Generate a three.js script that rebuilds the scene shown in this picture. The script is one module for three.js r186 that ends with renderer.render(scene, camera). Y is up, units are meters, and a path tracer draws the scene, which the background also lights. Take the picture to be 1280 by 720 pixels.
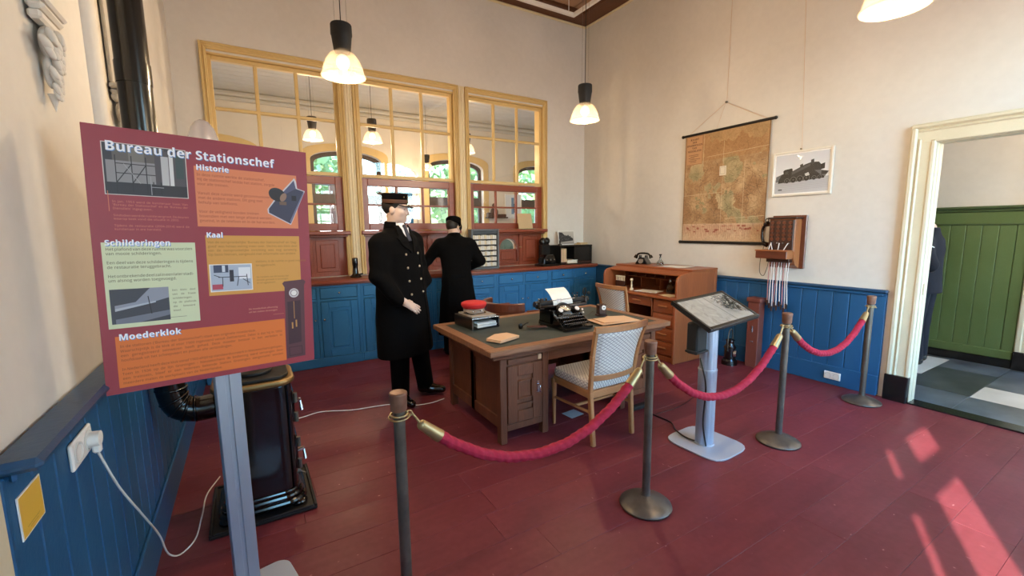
import * as THREE from 'three';
import { Sky } from 'three/addons/objects/Sky.js';
import { mergeGeometries } from 'three/addons/utils/BufferGeometryUtils.js';

// ---------------------------------------------------------------- camera, sky, sun, exposure
const scene = new THREE.Scene();
const camera = new THREE.PerspectiveCamera(67.0, 1280 / 720, 0.05, 200);
camera.position.set(0, 1.65, 0);
camera.rotation.order = 'YXZ';
camera.rotation.set(-0.13408, -0.54387, -0.01052);
const renderer = new THREE.WebGLRenderer({ antialias: true });
renderer.toneMapping = THREE.LinearToneMapping;
renderer.toneMappingExposure = 0.8;
renderer.shadowMap.enabled = true;

const SUN = new THREE.Vector3(-2.05, 1.37, 1).normalize();
const sky = new Sky();
sky.scale.setScalar(1000);
sky.material.uniforms.turbidity.value = 2.5;
sky.material.uniforms.rayleigh.value = 3.0;
sky.material.uniforms.mieCoefficient.value = 0.002;
sky.material.uniforms.mieDirectionalG.value = 0.7;
sky.material.uniforms.sunPosition.value.copy(SUN);
sky.name = 'sky';
scene.add(sky);
scene.backgroundIntensity = 3.2;
const sun = new THREE.DirectionalLight(0xfff8f0, 32);
sun.position.copy(SUN).multiplyScalar(20).add(new THREE.Vector3(2, 0, -2));
sun.target.position.set(2, 0, -2);
sun.castShadow = true;
sun.shadow.mapSize.set(2048, 2048);
Object.assign(sun.shadow.camera, { left: -9, right: 9, top: 9, bottom: -9, near: 1, far: 45 });
sun.name = 'sun';
scene.add(sun, sun.target);
const LAMP_CD = 6.5;

// ---------------------------------------------------------------- helpers
let seed = 7;
const rnd = (a = 0, b = 1) => { seed = (seed * 1664525 + 1013904223) >>> 0; return a + (b - a) * (seed / 4294967296); };
const V = (x, y, z) => new THREE.Vector3(x, y, z);
const used = {};
function numbered(n) { const k = used[n] = (used[n] ?? -1) + 1; return k ? n + '_' + String(k).padStart(3, '0') : n; }
const sh = (m) => { m.castShadow = m.receiveShadow = true; return m; };

// texture coordinates in metres: every triangle takes the two axes it faces least; grain runs along `axis`
function boxUV(g, axis = 'x') {
  g = g.index ? g.toNonIndexed() : g;
  const p = g.attributes.position, uv = new Float32Array(p.count * 2), ai = 'xyz'.indexOf(axis);
  const a = V(), b = V(), c = V();
  for (let i = 0; i < p.count; i += 3) {
    a.fromBufferAttribute(p, i); b.fromBufferAttribute(p, i + 1); c.fromBufferAttribute(p, i + 2);
    const n = b.clone().sub(a).cross(c.clone().sub(a)); const m = [Math.abs(n.x), Math.abs(n.y), Math.abs(n.z)];
    const k = m[0] > m[1] ? (m[0] > m[2] ? 0 : 2) : (m[1] > m[2] ? 1 : 2);
    let r = [0, 1, 2].filter((q) => q !== k); if (r[1] === ai) r = [r[1], r[0]];
    [a, b, c].forEach((q, j) => { uv[(i + j) * 2] = q.getComponent(r[0]); uv[(i + j) * 2 + 1] = q.getComponent(r[1]); });
  }
  g.setAttribute('uv', new THREE.BufferAttribute(uv, 2));
  return g;
}
function clean(g) { g = g.index ? g.toNonIndexed() : g; for (const k of Object.keys(g.attributes)) if (!['position', 'normal'].includes(k)) g.deleteAttribute(k); if (!g.attributes.normal) g.computeVertexNormals(); return g; }
const G = (...gs) => mergeGeometries(gs.flat().map(clean));
function mesh(name, g, m, parent, axis = 'x') {
  const o = sh(new THREE.Mesh(g.userData.ownUV ? g : boxUV(Array.isArray(g) ? G(g) : g, axis), m)); o.name = name; if (parent) parent.add(o); return o;
}
function part(name, g, m, parent, axis, label) { const o = mesh(name, Array.isArray(g) ? G(g) : g, m, parent, axis); if (label) o.userData.label = label; return o; }
function thing(name, label, category, pos = [0, 0, 0], turn = 0, group) {
  const o = new THREE.Group(); o.name = numbered(name); o.position.set(...pos); o.rotation.y = turn; o.userData = { label, category }; if (group) o.userData.group = group; scene.add(o); return o;
}
function one(name, g, m, label, category, group, axis) { const o = part(numbered(name), g, m, scene, axis); o.userData = { label, category }; if (group) o.userData.group = group; return o; }
function struct(name, g, m, axis) { const o = part(name, g, m, scene, axis); o.userData = { kind: 'structure' }; return o; }
function sgroup(name) { const o = new THREE.Group(); o.name = name; o.userData = { kind: 'structure' }; scene.add(o); return o; }
function copyOf(o, label, pos, turn) { const c = o.clone(); c.name = numbered(o.name.replace(/_\d+$/, '')); c.userData = { ...o.userData, label }; if (pos) c.position.set(...pos); if (turn !== undefined) c.rotation.y = turn; scene.add(c); return c; }

const tf = (g, pos, rot, scale) => { g = g.clone ? g : g; if (scale) g.scale(...scale); if (rot) g.applyMatrix4(new THREE.Matrix4().makeRotationFromEuler(new THREE.Euler(...rot, 'XYZ'))); if (pos) g.translate(...pos); return g; };
// box with chamfered edges, given by its bounds
function bb(x0, x1, y0, y1, z0, z1, c = 0) {
  const lo = [Math.min(x0, x1), Math.min(y0, y1), Math.min(z0, z1)], hi = [Math.max(x0, x1), Math.max(y0, y1), Math.max(z0, z1)];
  if (!c) { const g = new THREE.BoxGeometry(hi[0] - lo[0], hi[1] - lo[1], hi[2] - lo[2]); g.translate((hi[0] + lo[0]) / 2, (hi[1] + lo[1]) / 2, (hi[2] + lo[2]) / 2); return g; }
  c = Math.min(c, ...[0, 1, 2].map((i) => (hi[i] - lo[i]) * 0.49));
  const v = (s, a) => [0, 1, 2].map((i) => { const e = i === a ? 0 : c; return s[i] > 0 ? hi[i] - e : lo[i] + e; });
  const ctr = [0, 1, 2].map((i) => (lo[i] + hi[i]) / 2), P = [];
  const tri = (a, b, d) => { const n = V().subVectors(V(...b), V(...a)).cross(V().subVectors(V(...d), V(...a))); const m = [0, 1, 2].map((i) => (a[i] + b[i] + d[i]) / 3 - ctr[i]); if (n.dot(V(...m)) < 0) P.push(...a, ...d, ...b); else P.push(...a, ...b, ...d); };
  const quad = (a, b, d, e) => { tri(a, b, d); tri(a, d, e); };
  for (const a of [0, 1, 2]) { const [i, j] = [0, 1, 2].filter((q) => q !== a); for (const s of [-1, 1]) { const S = (p, q) => { const r = [0, 0, 0]; r[a] = s; r[i] = p; r[j] = q; return r; }; quad(v(S(-1, -1), a), v(S(1, -1), a), v(S(1, 1), a), v(S(-1, 1), a)); } }
  for (const k of [0, 1, 2]) { const [a, b] = [0, 1, 2].filter((q) => q !== k); for (const sa of [-1, 1]) for (const sb of [-1, 1]) { const S = (e) => { const r = [0, 0, 0]; r[a] = sa; r[b] = sb; r[k] = e; return r; }; quad(v(S(-1), a), v(S(1), a), v(S(1), b), v(S(-1), b)); } }
  for (const x of [-1, 1]) for (const y of [-1, 1]) for (const z of [-1, 1]) tri(v([x, y, z], 0), v([x, y, z], 1), v([x, y, z], 2));
  const g = new THREE.BufferGeometry(); g.setAttribute('position', new THREE.Float32BufferAttribute(P, 3)); g.computeVertexNormals(); return g;
}
const bx = (w, h, d, pos = [0, 0, 0], rot, c = 0) => tf(bb(-w / 2, w / 2, -h / 2, h / 2, -d / 2, d / 2, c), pos, rot);
const cyl = (r1, r2, h, pos, rot, seg = 24) => tf(new THREE.CylinderGeometry(r1, r2, h, seg), pos, rot);
const sph = (r, pos, scale, seg = 20) => tf(new THREE.SphereGeometry(r, seg, Math.ceil(seg * 0.7)), pos, null, scale);
const lathe = (pts, seg = 40, pos, rot) => tf(new THREE.LatheGeometry(pts.map((p) => new THREE.Vector2(...p)), seg), pos, rot);
const tube = (pts, r, n = 40, seg = 10, closed = false) => new THREE.TubeGeometry(new THREE.CatmullRomCurve3(pts.map((p) => V(...p)), closed), n, r, seg, closed);
const tor = (R, r, pos, rot, seg = 40, arc) => tf(new THREE.TorusGeometry(R, r, 10, seg, arc), pos, rot);
function bar(a, b, w, h = w, c = 0.003) { // square bar between two points
  const A = V(...a), B = V(...b), d = B.clone().sub(A), g = bb(-w / 2, w / 2, 0, d.length(), -h / 2, h / 2, c);
  g.applyQuaternion(new THREE.Quaternion().setFromUnitVectors(V(0, 1, 0), d.normalize())); g.translate(...a); return g;
}
function sweep(pts, w, h, closed = false, c = 0.005) { // rounded rectangular section carried along a level path
  const pr = [[w / 2, h / 2 - c], [w / 2 - c, h / 2], [-w / 2 + c, h / 2], [-w / 2, h / 2 - c], [-w / 2, -h / 2 + c], [-w / 2 + c, -h / 2], [w / 2 - c, -h / 2], [w / 2, -h / 2 + c]], P = [], K = pr.length;
  const ring = pts.map((p, i) => { const a = pts[Math.max(0, i - 1)], b = pts[Math.min(pts.length - 1, i + 1)], t = V(b[0] - a[0], 0, b[2] - a[2]).normalize(), s = V(-t.z, 0, t.x); return pr.map(([u, v]) => [p[0] + s.x * u, p[1] + v, p[2] + s.z * u]); });
  for (let i = 0; i + 1 < pts.length; i++) for (let k = 0; k < K; k++) { const a = ring[i][k], b = ring[i][(k + 1) % K], d = ring[i + 1][(k + 1) % K], e = ring[i + 1][k]; P.push(...a, ...d, ...b, ...a, ...e, ...d); }
  for (const [r, f] of [[ring[0], 1], [ring[pts.length - 1], 0]]) for (let k = 1; k + 1 < K; k++) P.push(...r[0], ...(f ? r[k] : r[k + 1]), ...(f ? r[k + 1] : r[k]));
  const g = new THREE.BufferGeometry(); g.setAttribute('position', new THREE.Float32BufferAttribute(P, 3)); g.computeVertexNormals(); return g;
}
function rod(a, b, r1, r2 = r1, seg = 14) { const A = V(...a), B = V(...b), d = B.clone().sub(A), g = new THREE.CylinderGeometry(r2, r1, d.length(), seg); g.translate(0, d.length() / 2, 0); g.applyQuaternion(new THREE.Quaternion().setFromUnitVectors(V(0, 1, 0), d.normalize())); g.translate(...a); return g; }
function ext(pts, depth, bevel = 0, pos, rot, holes) { // extruded outline in x,y, thickness along +z
  const s = pts instanceof THREE.Shape ? pts : new THREE.Shape(pts.map((p) => new THREE.Vector2(...p)));
  if (holes) s.holes = holes.map((h) => new THREE.Path(h.map((p) => new THREE.Vector2(...p))));
  return tf(new THREE.ExtrudeGeometry(s, { depth: depth - 2 * bevel, bevelEnabled: bevel > 0, bevelSize: bevel, bevelThickness: bevel, bevelOffset: -bevel, bevelSegments: 2, curveSegments: 16 }).translate(0, 0, bevel), pos, rot);
}
function rrect(w, h, r, x = 0, y = 0, n = 8) { const o = []; for (const [cx, cy, a] of [[w / 2 - r, h / 2 - r, 0], [-w / 2 + r, h / 2 - r, 1], [-w / 2 + r, -h / 2 + r, 2], [w / 2 - r, -h / 2 + r, 3]]) for (let i = 0; i <= n; i++) { const t = (a + i / n) * Math.PI / 2; o.push([x + cx + r * Math.cos(t), y + cy + r * Math.sin(t)]); } return o; }
const archPts = (x0, x1, y0, ys, rise, n = 14) => { const o = [[x0, y0], [x1, y0]]; for (let i = 0; i <= n; i++) { const t = Math.PI * i / n; o.push([(x0 + x1) / 2 + (x1 - x0) / 2 * Math.cos(t), ys + rise * Math.sin(t)]); } return o; };
function printed(w, h, tx) { const g = new THREE.PlaneGeometry(w, h); g.userData.ownUV = true; return g; }

// periodic noise and textures
const hash = (x, y, s) => { let h = (x * 374761393 + y * 668265263 + s * 974634777) | 0; h = Math.imul(h ^ (h >>> 13), 1274126177); return ((h ^ (h >>> 16)) >>> 0) / 4294967296; };
function vn(x, y, px, py, s) { const xi = Math.floor(x), yi = Math.floor(y), fx = x - xi, fy = y - yi, u = fx * fx * (3 - 2 * fx), v = fy * fy * (3 - 2 * fy), m = (a, b) => ((a % b) + b) % b; const h = (i, j) => hash(m(xi + i, px), m(yi + j, py), s); return (h(0, 0) * (1 - u) + h(1, 0) * u) * (1 - v) + (h(0, 1) * (1 - u) + h(1, 1) * u) * v; }
function fbm(u, v, fx, fy, s, o = 4) { let a = 0, w = 0.5, t = 0; for (let i = 0; i < o; i++) { a += w * vn(u * fx, v * fy, fx, fy, s + i); t += w; w *= 0.5; fx *= 2; fy *= 2; } return a / t; }
function tex(w, h, fn, mx = 1, my = 1, srgb = true) {
  const d = new Uint8Array(w * h * 4);
  for (let y = 0; y < h; y++) for (let x = 0; x < w; x++) { const c = fn(x / w, y / h), i = (y * w + x) * 4; for (let k = 0; k < 3; k++) d[i + k] = Math.max(0, Math.min(255, c[k] ?? c[0])); d[i + 3] = 255; }
  const t = new THREE.DataTexture(d, w, h); t.wrapS = t.wrapT = THREE.RepeatWrapping; t.magFilter = THREE.LinearFilter; t.minFilter = THREE.LinearMipmapLinearFilter; t.generateMipmaps = true; t.repeat.set(1 / mx, 1 / my); if (srgb) t.colorSpace = THREE.SRGBColorSpace; t.needsUpdate = true; return t;
}
const mix = (a, b, t) => a.map((q, i) => q + (b[i] - q) * t);
const mat = (o) => new THREE.MeshPhysicalMaterial(o);
const flat = (color, roughness = 0.6, o = {}) => mat({ color, roughness, ...o });
function grey(fn, mx, my, n = 256) { return tex(n, n, (u, v) => [255 * fn(u, v)], mx, my, false); }
function paint(c, rough, amt = 6, o = {}) { return mat({ map: tex(256, 256, (u, v) => { const n = fbm(u, v, 6, 6, 11) - 0.5, f = hash((u * 256) | 0, (v * 256) | 0, 3) - 0.5; return c.map((q) => q + n * amt * 2 + f * amt * 0.6); }, 1.3, 1.3), roughness: rough, bumpMap: bumpFine, bumpScale: 0.0006, ...o }); }
function wood(c1, c2, c3, rough, o = {}, s = 20, mx = 1.1, my = 0.5) {
  return mat({ map: tex(512, 512, (u, v) => { const w = fbm(u, v, 3, 4, s, 3), r = 0.5 + 0.5 * Math.sin((v * 16 + w * 7) * Math.PI * 2), f = fbm(u, v, 6, 120, s + 5, 2), k = fbm(u, v, 2, 3, s + 9, 3); return mix(mix(c1, c2, 0.25 + 0.4 * r * 0.6 + 0.5 * (f - 0.4)), c3, Math.max(0, (k - 0.45) * 1.1)); }, mx, my), roughness: rough, bumpMap: woodBump, bumpScale: 0.0006, ...o });
}
const bumpFine = grey((u, v) => fbm(u, v, 40, 40, 2, 3), 0.6, 0.6);
const woodBump = grey((u, v) => fbm(u, v, 6, 100, 4, 2), 1, 0.5);
const bumpCoarse = grey((u, v) => 0.6 * fbm(u, v, 6, 6, 5, 4) + 0.4 * fbm(u, v, 50, 50, 6, 2), 1.5, 1.5);

const M = {
  plaster: mat({ map: tex(512, 512, (u, v) => { const n = fbm(u, v, 4, 4, 31, 5) - 0.5, f = fbm(u, v, 60, 60, 32, 2) - 0.5; return [214 + n * 14 + f * 5, 210 + n * 14 + f * 5, 203 + n * 15 + f * 5]; }, 2.7, 2.7), roughness: 0.9, bumpMap: bumpCoarse, bumpScale: 0.002 }),
  hallWall: paint([222, 216, 206], 0.9, 5),
  ochre: paint([212, 184, 126], 0.45, 6), pil: paint([228, 214, 182], 0.5, 5),
  cream: paint([218, 205, 170], 0.45, 5),
  doorCream: paint([210, 202, 176], 0.45, 5),
  blue: paint([48, 110, 160], 0.42, 6, { specularIntensity: 0.6 }),
  navy: paint([36, 86, 130], 0.42, 5, { specularIntensity: 0.6 }),
  rail: paint([34, 72, 106], 0.35, 5),
  green: paint([88, 108, 62], 0.45, 6),
  greenDark: paint([66, 84, 50], 0.45, 5),
  black: flat(0x0c0c0d, 0.35), plinth: flat(0x141416, 0.25), blackMatt: flat(0x111112, 0.75),
  gloss: flat(0x08080a, 0.12, { clearcoat: 0.6, clearcoatRoughness: 0.1 }),
  iron: mat({ color: 0x18181a, roughness: 0.5, metalness: 0.3, bumpMap: bumpCoarse, bumpScale: 0.003 }),
  redWood: wood([150, 74, 48], [118, 54, 34], [104, 46, 30], 0.35, { clearcoat: 0.25, clearcoatRoughness: 0.3 }, 40),
  deskWood: wood([124, 74, 48], [82, 46, 29], [44, 25, 16], 0.5, {}, 50, 1.0, 0.4),
  deskTop: wood([154, 110, 80], [112, 76, 54], [84, 54, 38], 0.45, {}, 55),
  rollWood: wood([164, 92, 52], [134, 70, 37], [110, 57, 30], 0.4, { clearcoat: 0.2, clearcoatRoughness: 0.4 }, 60),
  chairWood: wood([190, 138, 92], [154, 106, 68], [132, 90, 56], 0.4, { clearcoat: 0.2 }, 70, 0.6, 0.2),
  armWood: wood([118, 64, 42], [86, 44, 28], [66, 34, 22], 0.3, { clearcoat: 0.4 }, 75, 0.6, 0.2),
  phoneWood: wood([176, 112, 66], [140, 82, 46], [110, 62, 36], 0.4, {}, 80, 0.5, 0.2),
  darkWood: wood([70, 40, 30], [48, 26, 20], [36, 20, 16], 0.4, {}, 85, 0.5, 0.2),
  ceilWood: wood([106, 64, 36], [80, 46, 24], [66, 38, 22], 0.6, {}, 90),
  ceilField: wood([176, 140, 110], [160, 124, 96], [150, 116, 92], 0.7, {}, 95),
  hallCeil: paint([196, 194, 188], 0.8, 5),
  leather: mat({ map: tex(256, 256, (u, v) => { const n = fbm(u, v, 8, 8, 33, 4) - 0.5, f = fbm(u, v, 3, 3, 35, 3) - 0.5; return [56 + n * 24 + f * 14, 66 + n * 24 + f * 14, 64 + n * 24 + f * 12]; }, 0.8, 0.8), roughness: 0.55, bumpMap: bumpFine, bumpScale: 0.0006 }),
  brass: mat({ color: 0xa5946e, metalness: 0.8, roughness: 0.4 }),
  oldBrass: mat({ color: 0x8f744c, metalness: 0.8, roughness: 0.42, bumpMap: bumpFine, bumpScale: 0.0004 }),
  silver: mat({ color: 0xc9bfa8, metalness: 0.8, roughness: 0.35 }),
  chrome: mat({ color: 0xc6c8cc, metalness: 0.95, roughness: 0.2 }),
  postMetal: mat({ map: tex(256, 256, (u, v) => { const n = fbm(u, v, 5, 5, 41, 4) - 0.5; return [106 + n * 50, 102 + n * 46, 96 + n * 42]; }, 0.3, 0.3), metalness: 0.7, roughness: 0.42 }),
  postCap: mat({ map: tex(128, 128, (u, v) => { const n = fbm(u, v, 5, 5, 44, 4) - 0.5; return [126 + n * 60, 92 + n * 50, 76 + n * 40]; }, 0.2, 0.2), metalness: 0.4, roughness: 0.45 }),
  alu: mat({ color: 0xaab6c8, metalness: 0.55, roughness: 0.42 }), aluPlate: mat({ color: 0xb4bdc9, metalness: 0.35, roughness: 0.5 }),
  velvet: mat({ map: tex(128, 128, (u, v) => { const n = fbm(u, v, 12, 12, 51, 3) - 0.5; return [158 + n * 40, 20 + n * 14, 54 + n * 20]; }, 0.15, 0.15), roughness: 0.85, sheen: 0.4, sheenColor: new THREE.Color(0.75, 0.12, 0.25), sheenRoughness: 0.5, bumpMap: bumpFine, bumpScale: 0.001 }),
  glassLow: mat({ color: 0xffffff, roughness: 0.01, transmission: 1, thickness: 0, ior: 1.05 }),
  glass: mat({ color: 0xffffff, roughness: 0.01, transmission: 1, thickness: 0, ior: 1.5 }),
  bottle: mat({ color: 0xe8f0f0, roughness: 0.03, transmission: 1, thickness: 0.01, ior: 1.5 }),
  shade: mat({ color: 0xf6f0e8, roughness: 0.09, transmission: 0.97, thickness: 0, ior: 1.4 }),
  bulb: mat({ color: 0xffffff, emissive: 0xffe6c4, emissiveIntensity: 1.2, roughness: 0.4 }),
  whitePlastic: flat(0xe9e9e6, 0.35), paper: flat(0xe6e4de, 0.85), tanPaper: paint([212, 178, 146], 0.85, 8), card: paint([196, 170, 132], 0.85, 7), cream2: paint([226, 214, 186], 0.85, 5), bluePaper: flat(0x9fb4c8, 0.7),
  wool: mat({ map: tex(128, 128, (u, v) => { const f = fbm(u, v, 40, 40, 61, 2) - 0.5; return [6 + f * 6, 6 + f * 6, 8 + f * 6]; }, 0.2, 0.2), roughness: 0.95, bumpMap: bumpFine, bumpScale: 0.0012, specularIntensity: 0.25 }),
  lapelCloth: flat(0x08080a, 0.9, { specularIntensity: 0.3 }),
  navyWool: mat({ map: tex(128, 128, (u, v) => { const f = fbm(u, v, 40, 40, 62, 2) - 0.5; return [18 + f * 9, 22 + f * 9, 36 + f * 10]; }, 0.2, 0.2), roughness: 0.95, bumpMap: bumpFine, bumpScale: 0.0012 }),
  skin: mat({ map: tex(128, 128, (u, v) => { const f = fbm(u, v, 6, 6, 63, 3) - 0.5; return [206 + f * 12, 180 + f * 12, 168 + f * 12]; }, 0.4, 0.4), roughness: 0.5 }),
  eye: flat(0x2a2320, 0.25), lip: flat(0xb07a70, 0.5), hair: flat(0x14100e, 0.6), shirt: flat(0xe4e6ec, 0.8), tie: flat(0x2c3244, 0.7),
  capBand: flat(0x4a2c1c, 0.6), redFelt: flat(0xc01c20, 0.7, { sheen: 0.4, sheenColor: new THREE.Color(0.9, 0.2, 0.2) }), greyBand: flat(0x8c7c70, 0.6),
  brownLeather: flat(0x5a3a32, 0.55), brownBox: paint([116, 62, 52], 0.5, 6), smoke: flat(0x3c302c, 0.4), whiteCord: flat(0xd8d2d0, 0.6), pinkCord: flat(0xb07a78, 0.7), pipeBlack: flat(0x07080b, 0.22, { clearcoat: 0.3 }),
  tileBlack: mat({ map: tex(256, 256, (u, v) => { const n = fbm(u, v, 4, 7, 71, 5) - 0.5; return [86 + n * 56, 94 + n * 58, 102 + n * 60]; }, 0.9, 0.9), roughness: 0.3 }),
  tileDark: mat({ map: tex(256, 256, (u, v) => { const n = fbm(u, v, 5, 5, 72, 5) - 0.5; return [62 + n * 44, 68 + n * 46, 74 + n * 48]; }, 0.9, 0.9), roughness: 0.3 }),
  tileWhite: mat({ map: tex(256, 256, (u, v) => { const n = fbm(u, v, 5, 5, 73, 5) - 0.5; return [206 + n * 26, 208 + n * 26, 206 + n * 26]; }, 0.9, 0.9), roughness: 0.3 }),
  grout: flat(0x8a8a88, 0.9), subfloor: flat(0x2a1414, 0.9), leaf: mat({ color: 0x8fae72, roughness: 0.8, transmission: 0.25, thickness: 0, side: THREE.DoubleSide }), bark: flat(0x4a3a2c, 0.9), paving: paint([150, 146, 138], 0.9, 10),
};
// oxblood floor paint: worn flecks and hairline scratches
const floorTex = (sd) => { const sp = []; let s0 = seed; seed = sd; for (let i = 0; i < 46; i++) sp.push([rnd(), rnd(), rnd(0.0008, 0.0036), rnd(-0.6, 0.6), rnd(0.5, 1)]); seed = s0;
  return tex(1024, 512, (u, v) => { const n = fbm(u, v, 5, 3, sd, 5) - 0.5, f = fbm(u, v, 90, 45, sd + 1, 2) - 0.5, st = fbm(u, v, 4, 60, sd + 3, 2) - 0.5; let c = [112 + n * 22 + f * 9 + st * 7, 48 + n * 15 + f * 7 + st * 5, 54 + n * 15 + f * 7 + st * 5]; for (const [x, y, r, k, a] of sp) { const dx = u - x, dy = (v - y) * 0.5, d = Math.hypot(dx * (1 + k), dy * (1 - k)) / r; if (d < 1) c = mix(c, [206, 176, 164], (1 - d) * a); } return c; }, 2.2, 1.1); };
const floorRough = grey((u, v) => 0.32 + 0.22 * fbm(u, v, 5, 5, 77, 5), 2.3, 2.3);
M.floor = [201, 207, 213].map((s) => mat({ map: floorTex(s), roughness: 1, roughnessMap: floorRough, specularIntensity: 0.6, bumpMap: bumpCoarse, bumpScale: 0.0015 }));
// upholstery: pale cloth woven with a diamond lattice
M.cloth = mat({ map: tex(512, 512, (u, v) => { const a = Math.abs(((u + v) * 13) % 1 - 0.5) * 2, b = Math.abs(((u - v + 2) * 13) % 1 - 0.5) * 2, l = Math.max(a, b), d = Math.min(a, b), f = hash((u * 512) | 0, (v * 512) | 0, 9) * 14; const c = l > 0.84 ? [150, 146, 148] : d > 0.6 ? [208, 206, 204] : [222, 219, 214]; return c.map((q) => q - f); }, 0.34, 0.52), roughness: 0.9, bumpMap: grey((u, v) => { const a = Math.abs(((u + v) * 13) % 1 - 0.5) * 2, b = Math.abs(((u - v + 2) * 13) % 1 - 0.5) * 2; return 1 - Math.max(0, Math.max(a, b) - 0.7) * 3; }, 0.34, 0.52), bumpScale: 0.002 });

function canvasTex(w, h, draw) { const c = document.createElement('canvas'); c.width = w; c.height = h; const x = c.getContext('2d'); draw(x, w, h); const t = new THREE.CanvasTexture(c); t.colorSpace = THREE.SRGBColorSpace; t.anisotropy = 8; return t; }

// ---------------------------------------------------------------- the room shell
const XL = -0.55, XR = 5.17, ZB = -6.06, ZF = 0.9, HC = 5.01;
function holed(u0, u1, v0, v1, holes, make) { // wall panel split round its openings
  const us = [...new Set([u0, u1, ...holes.flatMap((h) => [h[0], h[1]])])].sort((a, b) => a - b), out = [];
  for (let i = 0; i + 1 < us.length; i++) { const a = us[i], b = us[i + 1], hs = holes.filter((h) => h[0] <= a && h[1] >= b).sort((p, q) => p[2] - q[2]); let y = v0; for (const h of hs) { if (h[2] > y) out.push(make(a, b, y, h[2])); y = h[3]; } if (y < v1) out.push(make(a, b, y, v1)); }
  return out;
}
const WX = [0.45, 2.03, 3.61];
struct('wall_back', holed(XL - 0.2, XR, 0, HC + 0.2, WX.map((c) => [c - 0.7, c + 0.7, 1.06, 3.62]), (a, b, c, d) => bb(a, b, c, d, ZB - 0.25, ZB)), M.plaster);
struct('wall_right', holed(ZB - 0.25, ZF + 0.3, 0, HC + 0.2, [[-1.42, -0.46, 0, 2.36]], (a, b, c, d) => bb(XR, XR + 0.14, c, d, a, b)), M.plaster, 'z');
struct('wall_left', holed(ZB, ZF, 0, HC + 0.2, [[-1.24, -0.14, 0, 2.5]], (a, b, c, d) => bb(XL - 0.25, XL, c, d, a, b)), M.plaster, 'z');
struct('wall_front', holed(XL - 0.25, XR + 0.2, 0, HC + 0.2, [[-0.72, 0.5, 0.9, 3.0], [2.6, 4.75, 0.5, 3.7]], (a, b, c, d) => bb(a, b, c, d, ZF, ZF + 0.12)), M.plaster);
{ // ceiling: dark timber border round a lighter boarded field
  struct('ceiling', bb(XL - 0.25, XR + 0.2, HC + 0.12, HC + 0.3, ZB - 0.25, ZF + 0.3), M.ceilWood);
  const b = sgroup('trim_1');
  part('border_board', bb(XL, XR, HC, HC + 0.12, ZB, ZB + 0.34, 0.01), M.ceilWood, b);
  part('border_board', bb(XR - 0.34, XR, HC - 0.002, HC + 0.12, ZB, ZF, 0.01), M.ceilWood, b, 'z');
  part('border_board', bb(XL, XL + 0.34, HC - 0.002, HC + 0.12, ZB, ZF, 0.01), M.ceilWood, b, 'z');
  part('border_board', bb(XL, XR, HC, HC + 0.12, ZF - 0.34, ZF, 0.01), M.ceilWood, b);
  part('bead', [bb(XL, XR, HC - 0.035, HC, ZB, ZB + 0.035, 0.012), bb(XR - 0.035, XR, HC - 0.035, HC, ZB, ZF, 0.012)], M.cream, b);
  for (let i = 0; i < 26; i++) part('ceiling_board', bb(XL + 0.34 + i * 0.194, XL + 0.34 + i * 0.194 + 0.188, HC + 0.05, HC + 0.12, ZB + 0.34, ZF - 0.34, 0.006), M.ceilField, b, 'z');
  const r = thing('ceiling_rail', 'white metal hanging rail below the ceiling near the back right corner', 'rail', [0, 4.85, 0]);
  part('rail', bb(0.2, 4.52, -0.025, 0.025, -5.57, -5.52, 0.004), M.whitePlastic, r); part('rail', bb(4.47, 4.52, -0.0245, 0.0245, -5.519, ZF - 0.6, 0.004), M.whitePlastic, r, 'z');
  for (const [x, z] of [[4.4, -5.545], [2.6, -5.545], [0.8, -5.545], [4.495, -3.6], [4.495, -1.6]]) part('hanger', cyl(0.006, 0.006, HC + 0.05 - 4.875, [x, 0.025 + (HC + 0.05 - 4.875) / 2, z]), M.whitePlastic, r);
}
{ // floor: painted boards, each its own piece, with open joints
  const f = sgroup('floor'); part('subfloor', bb(XL - 0.25, XR + 0.2, -0.3, -0.022, ZB - 0.2, ZF + 0.2), M.subfloor, f);
  let z = ZB + 0.02, k = 0;
  const rows = []; for (let q = -1.61; q > ZB - 0.24; q -= 0.24) rows.push(q); for (let q = -1.37; q < ZF; q += 0.24) rows.unshift(q);
  for (const q of rows) { const z1 = Math.min(q, ZF), z0 = Math.max(q - 0.24, ZB); if (z1 - z0 < 0.03) continue; let x = XL; let first = true;
    while (x < XR - 0.01) { let L = first ? rnd(0.7, 2.4) : rnd(1.6, 2.5); first = false; if (XR - x - L < 0.5) L = XR - x; const e = Math.min(x + L, XR); const lift = rnd(-0.0008, 0.0008);
      const g = bb(x + 0.0007, e - 0.0007, -0.022, lift, z0 + 0.0007, z1 - 0.0007, 0.0012); const b = part('floor_board', boxUV(g), M.floor[k++ % 3], f); const uv = b.geometry.attributes.uv, du = rnd(0, 3), dv = rnd(0, 3); for (let i = 0; i < uv.count; i++) uv.setXY(i, uv.getX(i) + du, uv.getY(i) + dv); x = e; } }
}
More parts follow.
